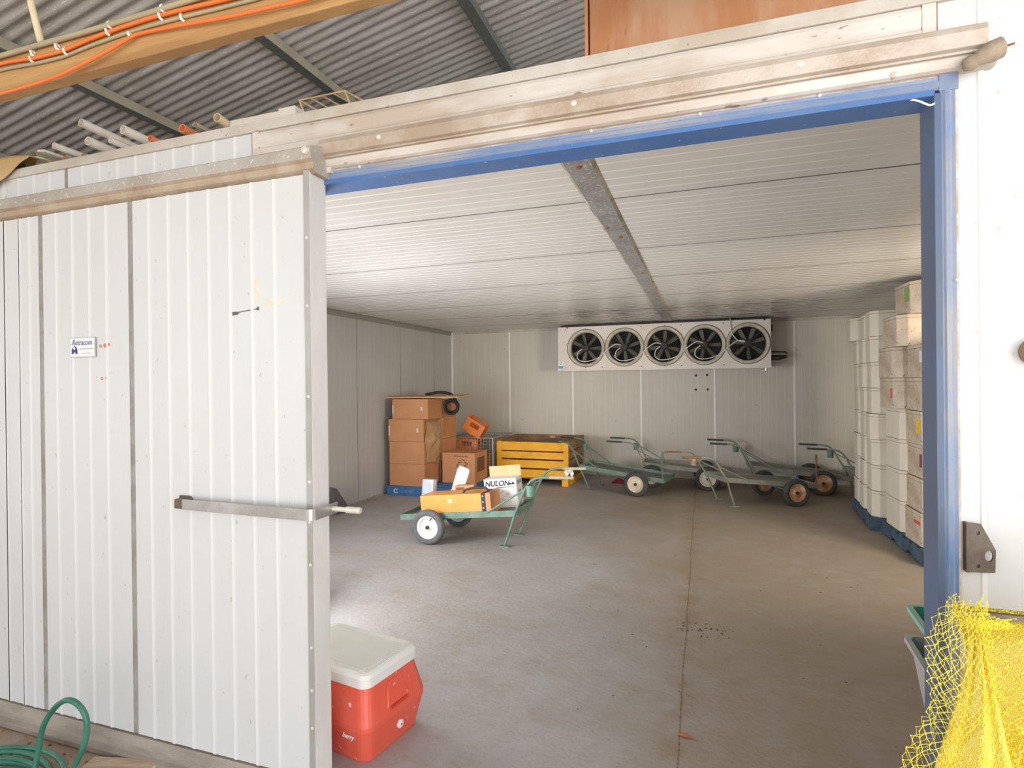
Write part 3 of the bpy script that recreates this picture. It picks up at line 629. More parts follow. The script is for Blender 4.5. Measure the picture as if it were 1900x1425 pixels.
tag(MB().tube([(x, 1.492, 2.946+.006*math.sin(x*6.2+.5) - (.012*math.exp(-((x+2.35)/.14)**2))) for x in xs_], .006, 8).build('conduit', M_GREYC, smooth=True), 'thin olive conduit just under the straight orange cable on the beam', 'conduit', None)
tag(MB().tube([(-2.47, 1.46, 3.5), (-2.445, 1.47, 3.15), (-2.415, 1.484, 3.005)], .012, 12).build('drop_pipe', M_CREAM, smooth=True), 'short cream plastic pipe dropping from the roof onto the timber beam', 'pipe')
clip0 = thing('cable_clip', 'x', 'clip', (0, 0, 0), group='cable clips on the timber beam')
MB().tube([(-.006, .012, .006), (-.006, -.006, .012), (0, -.014, .004), (.004, -.012, -.010), (.008, -.004, -.014)], .0045, 6).build('hook', M_CLIP, clip0)
MB().tube([(-.010, .012, .014), (-.010, -.004, .016)], .005, 8).build('nail', M_CLIP, clip0)
cl = [(-2.47, 1.494, 2.975, 'white clip on the orange cable nearest the left edge'), (-2.48, 1.497, 2.955, 'white clip low on the thin conduit nearest the left edge'), (-2.33, 1.494, 2.972, 'white clip on the orange cable just right of the drop pipe'), (-2.285, 1.494, 2.945, 'white clip on the thin conduit just right of the drop pipe'),
      (-2.06, 1.494, 2.972, 'white clip on the straight orange cable, midway along the beam'), (-2.05, 1.494, 2.995, 'white clip on the top conduit, midway along the beam'), (-1.945, 1.492, 2.935, 'white clip holding up the sagging orange cable at its peak'),
      (-1.80, 1.494, 2.972, 'white clip on the straight orange cable, near the top of the picture'), (-1.79, 1.494, 2.998, 'white clip on the top conduit, near the top of the picture'), (-1.70, 1.494, 2.946, 'white clip on the thin conduit, furthest right along the beam')]
for i, (x, y, z, lab) in enumerate(cl):
    o = clip0 if i == 0 else copy_tree(clip0)
    o.location = (x, y, z); o['label'] = lab; o.scale = (1, 1, 1)

# ------------------------------------------------------------------ clutter on top of the cold room
struct(MB().box(-7, 4, YI+.05, 9.9, 2.752, 2.762).build('roof_deck', M_SEAL), 'flat top of the cold room behind the cap flashing')
def pipe(name, lab, near, r, length, m, rz=0, tilt=0, wall_=.18, group='pipes stored on top of the cold room'):
    t = thing(name, lab, 'pipe', near, (tilt, 0, rz), group)
    ri = r*(1-wall_)
    MB().lathe([(ri, .0), (r, .0), (r, length), (ri, length)], 'y', (0, 0, 0), 18, closed=True).build('tube', m, t, smooth=False)
    MB().lathe([(0, .05), (ri*.99, .05)], 'y', (0, 0, 0), 18).build('hollow', M_DARK, t)
    return t
pipe('plastic_pipe', 'long white plastic pipe, topmost of the stored pipes', (-2.966, 2.0, 3.005), .021, 2.2, M_PVC, R(-2), R(-3.6))
pipe('plastic_pipe', 'creamy white plastic pipe to the right of the topmost one', (-2.674, 2.0, 2.925), .022, 1.9, M_PVC, R(-1), R(-2.6))
pipe('plastic_pipe', 'short orange pipe end peeping out between the white pipes', (-2.497, 2.0, 2.855), .015, 1.4, M_PVCO, 0, R(-1))
pipe('plastic_pipe', 'dirty cream pipe lying below the topmost pipe', (-2.918, 2.0, 2.905), .022, 1.9, M_PVC, R(1), R(-2))
pipe('plastic_pipe', 'thin white pipe lying between the two cream pipes', (-2.759, 2.0, 2.886), .016, 1.8, M_PVC, 0, R(-1.6))
pipe('plastic_pipe', 'bright white pipe leftmost of the stored pipes', (-3.167, 2.0, 2.918), .017, 1.9, M_PVC, R(-4), R(-2.2))
pipe('plastic_pipe', 'thick orange pipe standing out at the right end of the pile', (-2.293, 2.0, 2.872), .020, 1.6, M_PVCO, R(3), R(-1.6))
pipe('plastic_pipe', 'greyish cream pipe beside the white board, furthest right of the pipes', (-2.082, 2.0, 2.888), .020, 1.5, M_CREAM, R(8), R(-2))
ch_ = MB().prism([(.02*math.cos(a), .02*math.sin(a)) for a in [PI*i/8 for i in range(9)]] + [(.016*math.cos(a), .016*math.sin(a)) for a in [PI*(8-i)/8 for i in range(9)]], 0, 1.0, fn=lambda a, b, c: (a, c, b)).build('curved_offcut', M_PVCG, loc=(-2.215, 2.0, 2.868), rot=(R(-2), R(15), R(-4)))
tag(ch_, 'weathered grey green split pipe offcut beside the thick orange pipe', 'pipe offcut')
# prop timbers carrying the pile
for y, h, zz in ((2.75, .05, 'front'), (3.4, .06, 'rear')):
    tag(MB().box(-3.5, -1.9, y, y+.07, 2.762, 2.762+h).build('timber_batten', M_PLANK, bevel=.003), '%s timber batten lying under the stored pipes' % zz, 'timber')
bd = MB().box(-2.07, -1.70, 2.06, 2.25, 2.812, 2.898, 0).box(-1.79, -1.697, 2.056, 2.253, 2.811, 2.906, 0).build('white_board', mat('white_board_paint', (.80, .76, .70), (.72, .62, .52), 5, .8, .6), bevel=.003)
tag(bd, 'flat white painted board lying on top of the wall left of the wire rack', 'board')
rk = thing('wire_rack', 'rusty cream wire rack lying on top of the wall', 'rack', (-1.69, 2.10, 2.83))
mb = MB(); mb.tube([(-.02, 0, .12), (.22, 0, .12), (.40, .5, .08), (.1, .5, .08)], .005, 6, closed=True)
mb.build('rim', M_RACKW, rk)
for k in range(5): MB().tube([(-.02+.06*k, 0, .12), (.1+.075*k, .5, .08)], .0035, 6).build('rod', M_RACKW, rk)
MB().tube([(.0, .01, .055), (.24, .02, .055), (.40, .4, .02)], .004, 6).tube([(.0, .01, .055), (.12, .3, .02)], .004, 6).tube([(-.02, 0, .12), (.0, .01, .055)], .004, 6).tube([(.22, 0, .12), (.24, .02, .055)], .004, 6).build('lower_rod', M_RACKW, rk)
# tarp roll, paper, splintered boards
tr = MB().tube([(-3.38, 2.02, 2.885), (-3.40, 2.3, 2.88), (-3.44, 2.7, 2.875), (-3.46, 3.1, 2.87)], [.048, .052, .05, .045], 16, caps=False)
for p in tr.v: p += Vector((mnoise.noise(p*9), 0, mnoise.noise(p*9+Vector((5, 1, 2)))))*.012
tag(tr.build('tarp_roll', M_OLIVE, smooth=True, solid=.006), 'rolled olive tarpaulin with a dark hollow end beside the brown paper', 'tarp')
for i, (x, z, rz, lab) in enumerate(((-3.32, 2.87, -9, 'splintered white board lying right of the tarp roll'), (-3.27, 2.90, -4, 'upper splintered white board leaning over the tarp roll'))):
    tag(MB().prism([(-.03, 0), (.035, .0), (.03, 1.1), (-.03, 1.1)], 0, .012).build('broken_board', M_PVC, bevel=.001, loc=(x, 2.0, z), rot=(R(-1.5), R(8), R(rz))), lab, 'board')
mbp = MB().grid(lambda u, v: (-3.14+.16*u + .02*math.sin(v*9), 2.02+.3*v, 2.835+.02*math.sin(u*7+v*5)+.015*math.cos(v*13)), 8, 8)
tag(mbp.build('crumpled_scrap', mat('brown_scrap', (.36, .2, .12), (.6, .5, .4), 18, .8, .8), solid=.004), 'crumpled brown scrap between the white pipe and the boards', 'scrap')
pp = MB().grid(lambda u, v: (-3.80+.56*u-.05*v, (2.17-.56*v if v < .4 else 1.946-.016*v)+.006*math.sin(u*9), 2.862+.012*math.sin(u*8+v*5)-(0 if v < .4 else (v-.4)*.27*max(.12, 1-1.25*abs(u-.48)*1.4))), 16, 10)
tag(pp.build('brown_paper', M_BRPAP, solid=.003, smooth=True), 'crumpled brown paper hanging over the wall top at the left edge', 'paper')

# big cardboard box above the doorway
bb = thing('cardboard_box', 'large orange brown cardboard carton on top of the wall above the doorway', 'box', (-.375, 2.02, 2.812))
MB().box(0, .96, 0, .55, 0, .55).build('carton', M_CARDO, bb, bevel=.004)
MB().box(.012, .948, -.0015, 0, .005, .020).build('tape_edge', M_CARD, bb)
MB().box(-.018, -.006, .0, .5, 0.0, .50).build('side_flap', M_CARD, bb, bevel=.002)
MB().box(.30, .33, -.002, 0, .012, .026).box(.36, .37, -.002, 0, .012, .03).build('torn_patch', M_CARDL, bb)
q = random.Random(8); mb = MB()
for k in range(10):
    x = .13+.011*k; mb.box(x, x+.007, -.0022, -.0005, .020+.004*q.random(), .026+.004*q.random())
mb.build('scribble', M_INK, bb)

# ------------------------------------------------------------------ fan unit
ACX0, ACX1, ACY, ACZ0, ACZ1 = -2.36, 1.005, 9.46, 1.865, 2.605
ac = thing('evaporator_unit', 'long white five fan cooling unit hung under the ceiling on the back wall', 'cooling unit', ((ACX0+ACX1)/2, YB, ACZ0))
ox = (ACX0+ACX1)/2; H_ = ACZ1-ACZ0; W_ = ACX1-ACX0
def ac_front():
    mb = MB(); import math as m_
    # front plate with round holes built from square cells
    cells = fans; y = ACY-YB
    zc = .372; xs0 = -W_/2; r = .285
    edges = [-W_/2] + [(cells[i]+cells[i+1])/2 for i in range(4)] + [W_/2]
    for i, c in enumerate(cells):
        x0, x1 = edges[i], edges[i+1]; n = 40
        ring = []; outer = []
        for k in range(n):
            a = 2*PI*k/n; ca, sa = math.cos(a), math.sin(a)
            ring.append((c+r*ca, zc+r*sa))
            tx = ((x1-c) if ca > 0 else (x0-c))/ca if abs(ca) > 1e-6 else 1e9
            tz = ((H_-zc) if sa > 0 else (0-zc))/sa if abs(sa) > 1e-6 else 1e9
            t = min(tx, tz); outer.append((c+t*ca, zc+t*sa))
        for k in range(n):
            j = (k+1) % n; b = len(mb.v)
            pts = [ring[k], ring[j], outer[j]]
            # insert true corner where the outline turns
            o1, o2 = outer[k], outer[j]
            cor = None
            if abs(o1[0]-o2[0]) > 1e-5 and abs(o1[1]-o2[1]) > 1e-5:
                cor = ((x0 if min(abs(o1[0]-x0), abs(o2[0]-x0)) < 1e-5 else x1), (0 if min(abs(o1[1]), abs(o2[1])) < 1e-5 else H_))
            pts = [ring[k], ring[j], outer[j]] + ([cor] if cor else []) + [outer[k]]
            for p in pts: mb.v.append(Vector((p[0], y, p[1])))
            mb.face(range(b, b+len(pts)))
    return mb
fans = [-1.871-ox, -1.227-ox, -.586-ox, .036-ox, .677-ox]
mb = ac_front(); y0 = ACY-YB
mb.box(-W_/2, W_/2, y0+.002, -.01, H_-.004, H_).box(-W_/2, W_/2, y0+.002, -.01, 0, .004).box(-W_/2, -W_/2+.004, y0+.002, -.01, 0, H_).box(W_/2-.004, W_/2, y0+.002, -.01, 0, H_)
mb.box(-W_/2-.006, W_/2+.006, y0-.008, y0+.03, -.012, .022)
mb.box(-W_/2, W_/2, -.014, -.006, 0, H_, 1)
mb.build('casing', [M_AC, M_FAND], ac)
for i, fx in enumerate(fans):
    sh = MB().lathe([(.322, -.001), (.325, -.010), (.310, -.018), (.270, -.010), (.262, .02), (.262, .09)], 'y', (fx, y0, .372), 48, mats=[1, 1, 0, 0, 0]).build('fan_shroud', [M_RING, mat('shroud_edge', (.30, .26, .19), None, rough=.6)], ac, smooth=True)
    fb = MB()
    for k in range(7):
        a = 2*PI*k/7+.3*i; nb = len(fb.v)
        for rr_, wd in ((.05, .035), (.15, .055), (.25, .060)):
            for s_ in (-1, 1):
                ang = a+s_*wd/rr_*.5
                fb.v.append(Vector((fx+rr_*math.cos(ang), y0+.07+s_*.018, .372+rr_*math.sin(ang))))
        fb.face((nb, nb+1, nb+3, nb+2)); fb.face((nb+2, nb+3, nb+5, nb+4))
    fbo = fb.build('fan_blades', M_FAN, ac, solid=.003)
    # guard wires
    g = MB()
    for rr_ in (.07, .11, .15, .19, .23, .262): g.tube([(fx+rr_*math.cos(a), y0+.01-.02*(1-rr_/.27), .372+rr_*math.sin(a)) for a in [2*PI*k/32 for k in range(32)]], .0016, 4, closed=True)
    for k in range(4):
        a = R(45+90*k); g.tube([(fx+.05*math.cos(a), y0-.008, .372+.05*math.sin(a)), (fx+.27*math.cos(a), y0+.008, .372+.27*math.sin(a))], .003, 5)
    g.build('fan_guard', mat('guard_wire', (.13, .125, .11), None, rough=.5, metal=.3), ac)
    MB().lathe([(0, -.025), (.050, -.022), (.058, .0), (.058, .1)], 'y', (fx, y0, .372), 20).build('motor', M_HUB, ac, smooth=False)
    if i < 4:
        p = [(fx-.06, y0-.03, .36), (fx-.13, y0-.035, .30), (fx-.14, y0-.035, .20), (fx-.05, y0-.03, .145), (fx+.10, y0-.03, .160), (fx+.24, y0-.025, .22), (fx+.36, y0-.025, .33), (fx+.50, y0-.03, .42), (fx+.60, y0-.03, .40)]
        MB().tube(catmull(p, 5), .0085, 6).build('fan_lead', M_HOSEW, ac, smooth=True)
    else:
        p = [(fx-.05, y0-.03, .39), (fx-.16, y0-.035, .43), (fx-.24, y0-.03, .56), (fx-.255, y0-.02, .72), (fx-.255, y0+.01, .775)]
        MB().tube(catmull(p, 5), .0085, 6).build('fan_lead', M_HOSEW, ac, smooth=True)
for x in (-1.55, -.92, -.27, .36, 1.0, -1.2, .1):
    for z in (.045, .70): MB().lathe([(0, -.004), (.009, -.002), (.009, 0)], 'y', (x, y0, z), 8).build('screw', M_HUB, ac)
MB().box(-W_/2+.05, W_/2-.05, y0+.03, -.05, H_, H_+.030).build('hanging_rail', M_HUB, ac)
for x in (-W_/2+.17, W_/2-.09): MB().box(x-.014, x+.014, y0-.003, y0+.05, H_-.02, H_+.035).build('hanger', M_HUB, ac)
st = MB().box(-W_/2+.015, -W_/2+.085, y0-.003, y0-.001, .085, .165).build('number_sticker', M_SIGN, ac)
text('sticker_number', '2', .085, M_SBLUE, st, (-W_/2+.050, y0-.0045, .127), RX, bold=.001)
MB().box(-W_/2+.012, -W_/2+.090, y0-.003, y0-.001, .035, .075).build('teal_sticker', M_TEALS, ac)
MB().tube([(W_/2, y0+.20, .24), (W_/2+.22, y0+.2, .235), (W_/2+.25, y0+.2, .21)], .012, 8).tube([(W_/2, y0+.23, .17), (W_/2+.24, y0+.23, .165)], .022, 10).tube([(W_/2, y0+.20, .13), (W_/2+.12, y0+.2, .12), (W_/2+.24, y0+.2, .155)], .016, 8).build('refrigerant_pipes', M_HUB, ac, smooth=True)
MB().box(W_/2, W_/2+.03, y0+.06, y0+.2, .56, .66).build('side_latch', M_HUB, ac)
MB().tube([(W_/2-.07, y0+.05, .0), (W_/2-.07, y0+.05, -.06)], .018, 10).tube([(W_/2-.07, y0+.05, -.045), (W_/2-.14, y0+.05, -.06), (W_/2-.16, y0+.05, -.05)], .009, 8).build('drain_fitting', M_BOLT, ac)
for i, (x, z) in enumerate(((-.10, 1.752), (.075, 1.757), (-.105, 1.514), (.082, 1.515))):
    o = MB().lathe([(0, -.010), (.014, -.008), (.020, 0)], 'y', (0, 0, 0), 12).build('wall_bolt', M_HUB, loc=(x, YB-.002, z))
    tag(o, 'black bolt head on the back wall, %s of four' % ('upper left', 'upper right', 'lower left', 'lower right')[i], 'bolt', 'bolt heads under the fan unit')

# ------------------------------------------------------------------ two-wheeled carts
SL = .095
def cart(name, lab, wheel_mid, ang, body, deckm, tubem, gripm, rims, tyre, cupm=None, post=True, braces=True, lower=0.0):
    t = thing(name, lab, 'cart', (0, 0, 0), (0, 0, ang), 'two wheeled barrow carts')
    t.location = Vector((wheel_mid[0], wheel_mid[1], 0)) - Matrix.Rotation(ang, 3, 'Z') @ Vector((.38, 0, 0))
    dz = lambda x: .235+SL*x
    HW = .285
    # tray frame: side rails, end rails
    mb = MB()
    for s_ in (-1, 1):
        y = s_*HW
        n = len(mb.v)
        for x in (0, 1.32):
            for a, b in ((-.004, -.03), (.004, -.03), (.004, .032), (-.004, .032)): mb.v.append(Vector((x, y+a, dz(x)+b)))
        for q_ in ((0, 1, 5, 4), (1, 2, 6, 5), (2, 3, 7, 6), (3, 0, 4, 7), (3, 2, 1, 0), (4, 5, 6, 7)): mb.face([n+i for i in q_])
    for x in (0.004, 1.316):
        mb.box(x-.004, x+.004, -HW, HW, dz(x)-.03, dz(x)+.032)
    mb.build('tray_frame', body, t)
    mb = MB(); n = 0
    mb.v += [Vector((x, y, dz(x)+o_)) for x in (.006, 1.314) for y in (-HW+.004, HW-.004) for o_ in (-.012, -.006)]
    for q_ in ((0, 4, 6, 2), (1, 3, 7, 5), (0, 1, 5, 4), (2, 6, 7, 3), (0, 2, 3, 1), (4, 5, 7, 6)): mb.face(q_)
    mb.build('tray_floor', deckm, t)
    MB().tube([(.38, -.37, .18), (.38, .37, .18)], .014, 10).box(.355, .405, -.2, -.17, .18, .26).box(.355, .405, .17, .2, .18, .26).build('axle', body, t)
    for s_ in (-1, 1):
        wob = s_
        wo = MB().lathe([(.118, -.030), (.150, -.042), (.168, -.036), (.178, -.020), (.180, 0), (.178, .020), (.168, .036), (.150, .042), (.118, .030)], 'y', (0, 0, 0), 40, closed=False).build('tyre', tyre, t, smooth=True, loc=(.38, s_*.375, .18))
        rm = MB().lathe([(0, -.018), (.040, -.018), (.048, -.010), (.085, -.006), (.100, -.022), (.120, -.030), (.120, .030), (.100, .022), (.085, .006), (.048, .010), (.040, .018), (0, .018)], 'y', (0, 0, 0), 32).build('rim', rims, wo, smooth=False)
        MB().lathe([(0, -.040), (.018, -.040), (.021, .040), (0, .040)], 'y', (0, 0, 0), 12).build('hub', M_HUB, wo)
        MB().tube([(.028, -.03*1, .072), (.05, -.034, .10)], .006, 6).build('valve', M_HUB, wo)
        y = s_*.262
        yt = s_*(HW+.012)
        # leg, upright and grip bent from one tube
        leg = catmull([(1.165, s_*.235, .012), (1.24, s_*.262, .20), (1.30, yt, .36), (1.385, yt, .56-lower), (1.43, yt, .645-lower), (1.49, yt, .705-lower), (1.57, yt, .730-lower), (1.66, yt, .735-lower)], 6)
        MB().tube(leg, .0125, 10).build('leg', tubem, t, smooth=True)
        MB().tube([(1.655, yt, .735-lower), (1.90, yt, .742-lower)], .0155, 10).build('grip', gripm, t, smooth=False)
        MB().tube([(1.0, yt-s_*.006, dz(1.0)+.02), (1.41, yt-s_*.004, .61-lower)], .009, 8).build('brace', tubem, t)
        MB().box(1.115, 1.215, s_*.235-.03, s_*.235+.03, 0.0, .012).build('foot_plate', M_RUST if cupm is None else tubem, t)
    if cupm is not None:
        k = MB().lathe([(.0, -.055), (.040, -.055), (.047, .055), (.042, .055), (.036, -.045), (0, -.045)], 'z', (0, 0, 0), 16).build('cup', cupm, t, loc=(1.47, -HW-.03 if post != 'far' else HW+.03, .60-lower))
    if post:
        s_ = 1 if post in ('far', True) else -1
        MB().tube([(.02, s_*.275, dz(0)), (.02, s_*.275, dz(0)+.42)], .009, 8).tube([(.02, s_*.275, dz(0)+.33), (.02, s_*.275, dz(0)+.42)], .015, 8).build('stake', M_RUST if rims is M_RIMR else tubem, t)
    return t
c1 = cart('barrow_cart', 'green two wheeled cart in front, loaded with an orange case and cartons', (-2.70, 5.60), 0, M_GRN, M_DECK, M_GRN, M_PVCG, M_RIMW, M_TYRED, M_CUP, post=False)
c2 = cart('barrow_cart', 'empty green two wheeled cart beside the yellow timber bin', (-.845, 8.62), R(168), M_GRN, M_DECK, M_GRN, M_GRIP, M_RIM, M_TYRE, M_CUP, post=True)
c3 = cart('barrow_cart', 'grey two wheeled cart behind the green one, its pair of dark handles near the wall', (.04, 9.36), R(183), M_GRY, M_DECKG, M_GRY, M_GRIP, M_RIM, M_TYRE, M_CUP, post=False, lower=.03)
c4 = cart('barrow_cart', 'grey cart at the front of the right group with rusty handles and a rusty rim', (.99, 8.52), R(206), M_GRY, M_DECKG, M_GRY, M_RUST, M_RIMR, M_TYRE, mat('rusty_cup', (.34, .22, .16), (.5, .44, .36), 20, .9, .7), post=True, lower=.07)
c5 = cart('barrow_cart', 'grey cart standing behind the rusty handled one, in front of the back wall', (1.60, 9.40), R(183), M_GRY, M_DECKG, M_GRY, M_GRIP, M_RIMR, M_TYRE, M_CUP, post=False, lower=.03)
c6 = cart('barrow_cart', 'grey cart furthest right, mostly hidden behind the foam boxes', (2.90, 9.18), R(182), M_GRY, M_DECKG, M_GRY, M_GRIP, M_RIM, M_TYRE, M_CUP, post=False, lower=.05)

# load of the front cart: positions along its tilted tray
def on_deck(lx, ly, dz_=0.0):
    b = Vector(c1.location); return (b.x+lx, b.y+ly, .235+SL*lx-.005+dz_)
TL = -math.atan(SL)
oc = thing('orange_case', 'long orange wooden case lying on the green cart', 'case', on_deck(.24, -.255), (0, TL, 0))
MB().box(0, .70, 0, .28, .0, .215).build('shell', M_ORX, oc, bevel=.004)
MB().box(.70, .745, .0, .28, .0, .21).build('black_end_band', M_INK, oc)
MB().box(.745, .80, .0, .28, .0, .215).build('end_block', M_CARD, oc, bevel=.003)
MB().box(.33, .365, -.002, 0, .13, .165).build('white_tag', M_SIGN, oc)
for z in (.06, .12, .18): MB().box(.712, .722, -.003, 0, z, z+.012).build('stud', M_BOLT, oc)
MB().tube(catmull([(.47, .08, .215), (.50, .08, .245), (.60, .08, .262), (.72, .08, .258), (.76, .08, .22)], 5), .012, 8).build('carry_handle', M_INK, oc, smooth=True)
nl = thing('white_carton', 'white printed carton with an open brown flap on the green cart', 'box', on_deck(.865, .035, .0), (0, TL, R(3)))
MB().box(0, .36, 0, .23, 0, .31).build('carton', M_NULW, nl, bevel=.002)
MB().box(0.0, .36, .225, .231, .31, .42).build('flap', M_CARDL, nl)
text('carton_lettering', 'NULON', .078, M_INK, nl, (.145, -.0015, .258), RX, shear=.25, bold=.0022, sx=.98)
mb = MB(); q = random.Random(2)
mb.box(.14, .34, -.002, 0, .215, .220)
mb.prism([(.275, .25), (.295, .268), (.305, .25), (.322, .275), (.345, .252), (.335, .243), (.28, .243)], -.002, 0, fn=lambda a, b, c: (a, c, b))
mb.build('logo_marks', M_INK, nl)
mb = MB()
for k in range(12): x = .12+.15*q.random(); z = .03+.14*q.random(); mb.box(x, x+.012+.012*q.random(), -.002, 0, z, z+.006+.006*q.random())
mb.box(.20, .225, -.002, 0, .07, .085).box(.24, .262, -.002, 0, .07, .085).build('small_print', M_SGREY, nl)
mb = MB(); mb.box(.36, .3615, .03, .20, .235, .275).box(.36, .3615, .06, .16, .12, .17); mb.build('side_print', mat('grey_box_print', (.3, .3, .33), None, rough=.6), nl)
lp = thing('work_lamp', 'silver rectangular lamp unit standing at the front of the loaded cart', 'lamp', on_deck(.135, .10), (0, R(4), R(-22)))
MB().prism([(-.10, 0), (.10, 0), (.095, .36), (-.085, .335)], -.035, .035, fn=lambda a, b, c: (a, c, b)).build('housing', M_LAMP, lp, bevel=.015, seg=3)
MB().prism([(-.055, .03), (.075, .03), (.07, .32), (-.045, .31)], -.040, -.034, fn=lambda a, b, c: (a, c, b)).build('lens', M_LAMPG, lp, bevel=.002)
for k in range(6): MB().box(-.045, .068, -.043, -.039, .05+.045*k, .057+.045*k).build('louvre', M_LAMP, lp)
MB().tube(catmull([(-.07, 0, .03), (-.10, 0, .10), (-.10, 0, .19), (-.065, 0, .26)], 5), .006, 6).build('bracket', M_LAMP, lp)
ts = MB().prism([(-.08, 0), (.08, 0), (.08, .42), (.065, .45), (-.06, .45), (-.08, .40)], -.012, .012, fn=lambda a, b, c: (a, c, b)).build('cloudy_plastic_sheet', M_TUBP, bevel=.012, seg=3, loc=on_deck(.40, .20, .02), rot=(R(-6), R(16), R(-8)))
tag(ts, 'cloudy grey plastic sheet leaning upright among the load of the cart', 'plastic sheet')
sb = MB().box(-.11, .11, -.05, .05, 0, .255, 0).box(-.095, -.0, -.0515, -.05, .20, .24, 1).build('small_carton', [M_CARD, M_INKB], bevel=.002, loc=on_deck(.62, .10, 0), rot=(0, TL, R(2)))
tag(sb, 'small brown carton with dark print behind the orange case', 'box')
rg_ = MB(); q = random.Random(4)
rg_.grid(lambda u, v: (.09*u-.045+.01*math.sin(v*9), .012*math.sin(u*7+v*5), -.015-.10*v*(.5+.5*math.sin(u*5+1)**2)), 8, 6)
tag(rg_.build('rag_strip', mat('dirty_white_rag', (.72, .67, .60), (.45, .4, .35), 30, .7, .8), solid=.004, loc=(c1.location.x+1.72, c1.location.y+.297, .752)), 'dirty white rag tied on the far handle of the loaded cart', 'rag')

rc = MB().grid(lambda u, v: (.30*u-.15, .2*v-.1, .004+.055*math.sin(PI*u)*math.sin(PI*v)*(1+.5*math.sin(u*11+v*8))), 16, 12)
tag(rc.build('red_cloth', M_CLOTH, smooth=True, loc=(-1.28, 9.30, .0), solid=.004), 'crumpled dark red cloth on the floor behind the empty green cart', 'cloth')

# ------------------------------------------------------------------ pallets
def pallet(name, lab, loc, rz, m1, wx=1.165, wy=1.165, letter=True, group='blue pallets'):
    t = thing(name, lab, 'pallet', loc, (0, 0, rz), group)
    bd_ = wy/9
    for k in range(7):
        y = k*(wy-.1)/6; MB().box(0, wx, y, y+.10, .122, .142).build('deck_board', m1, t, bevel=.002)
    for y in (0, wy/2-.05, wy-.1):
        MB().box(0, wx, y, y+.10, 0, .016).build('bottom_board', m1, t)
    for x in (0, wx/2-.022, wx-.045):
        pr = [(0, .016), (.28, .016), (.31, .045), (.40, .045), (.43, .016), (.72, .016), (.75, .045), (.84, .045), (.87, .016), (wy, .016), (wy, .122), (0, .122)]
        MB().prism(pr, x, x+.045, fn=lambda a, b, c: (c, a, b)).build('bearer', m1, t)
    MB().box(0, wx, -.004, .016, .016, .122).build('front_board', m1, t)
    if letter:
        text('pallet_letter', 'C', .085, M_SIGN, t, (.15, -.0055, .066), RX, bold=.002, sx=1.2)
        text('pallet_lettering', 'CHEP', .06, M_SBLUE, t, (.38, -.0055, .066), RX)
    return t
pallet('pallet', 'blue pallet under the tall stack of brown cartons', (-4.50, 7.38, 0), 0, M_PALB)
pallet('pallet', 'nearer dusty blue pallet under the white foam boxes', (1.83, 5.845, 0), R(.5), M_PALD)
pallet('pallet', 'further dusty blue pallet under the white foam boxes', (1.735, 7.11, 0), R(-4), M_PALD)

# ------------------------------------------------------------------ brown carton stack
def carton(lab, loc, sx, sy, sz, rz, m_=M_CARD, tape=True, lean=0):
    t = thing('cardboard_box', lab, 'box', loc, (0, lean, rz), 'brown cartons stacked on the blue pallet')
    MB().box(0, sx, 0, sy, 0, sz).build('carton', m_, t, bevel=.004)
    if tape: MB().box(-.001, sx*.04, -.0015, -.0003, sz*.25, sz*.7).box(sx*.8, sx*.86, -.0015, -.0003, sz*.42, sz*.6).build('tape', M_TAPE, t)
    return t
z0 = .143
names = ['bottom', 'second', 'third']
for k in range(3):
    carton('brown carton at the front of the pallet stack, %s from the pallet' % ('lowest', 'second', 'third')[k], (-4.465-.01*(k == 2), 7.40, z0+.331*k), .585, .47, .329, 0, M_CARD, tape=(k == 2))
carton('topmost brown carton of the front column, its sides wrapped in tape', (-4.42, 7.42, z0+.994), .60, .46, .30, R(-1), M_CARD)
for k in range(3):
    carton('brown carton at the back of the pallet stack, %s from the pallet' % ('lowest', 'second', 'third')[k], (-4.45, 7.89, z0+.331*k), .60+.03*(k > 0), .52, .329, 0, M_CARDD if k == 0 else M_CARD, tape=False)
t = carton('topmost brown carton of the back column with a torn black slot', (-4.42, 7.90, z0+.994), .62, .48, .27, R(2), M_CARD, tape=False)
MB().box(.62, .6215, .03, .07, .10, .16).box(.62, .6215, .03, .06, .17, .25).build('torn_slot', M_INK, t)
# crumpled plastic-wrapped side bulge
wr = MB().grid(lambda u, v: (-3.872+(.07+.05*mnoise.noise(Vector((u*5, v*5, 3))))*math.sin(PI*u)*math.sin(PI*v)**.7, 7.44+(.60-.18*abs(v-.5))*u+.03*math.sin(v*9), .50+.60*v-.10*u*(1-v)), 24, 24)
tag(wr.build('stretch_wrap', mat('wrinkled_wrap', (.50, .29, .15), (.74, .58, .44), 16, .8, .22, contrast=(.58, .68)), solid=.006, smooth=False), 'crumpled brown wrapping bulging from the right side of the carton stack', 'wrapping')
tag(MB().prism([(0, 0), (1.18, .10), (1.10, .75), (.05, .62)], 0, .012, fn=lambda a, b, c: (a, b, c+.03*a*(1.1-a))).build('cardboard_sheet', M_CARDL, loc=(-4.53, 7.36, z0+1.31), rot=(R(1.5), R(-.2), 0)), 'loose cardboard sheet laid on top of the carton stack', 'cardboard')
coil = thing('black_hose_coil', 'black coiled hose hanging at the top right of the carton stack', 'hose', (-3.70, 7.98, 1.30), (0, 0, R(30)))
mb = MB()
pts = []
for i in range(150):
    a = 2*PI*i/24; rr_ = .075+.045*(math.sin(i*.37)*.5+.5); pts.append((rr_*math.cos(a), .06*math.sin(i*.11), .12*math.sin(a)*(rr_/.12)))
mb.tube(pts, .013, 6); mb.build('coil', M_INK, coil, smooth=True)
MB().tube(catmull([(-.40, .05, .19), (-.2, .02, .225), (-.02, 0, .20), (.07, 0, .10)], 6), .022, 8).build('loop', M_INK, coil, smooth=True)

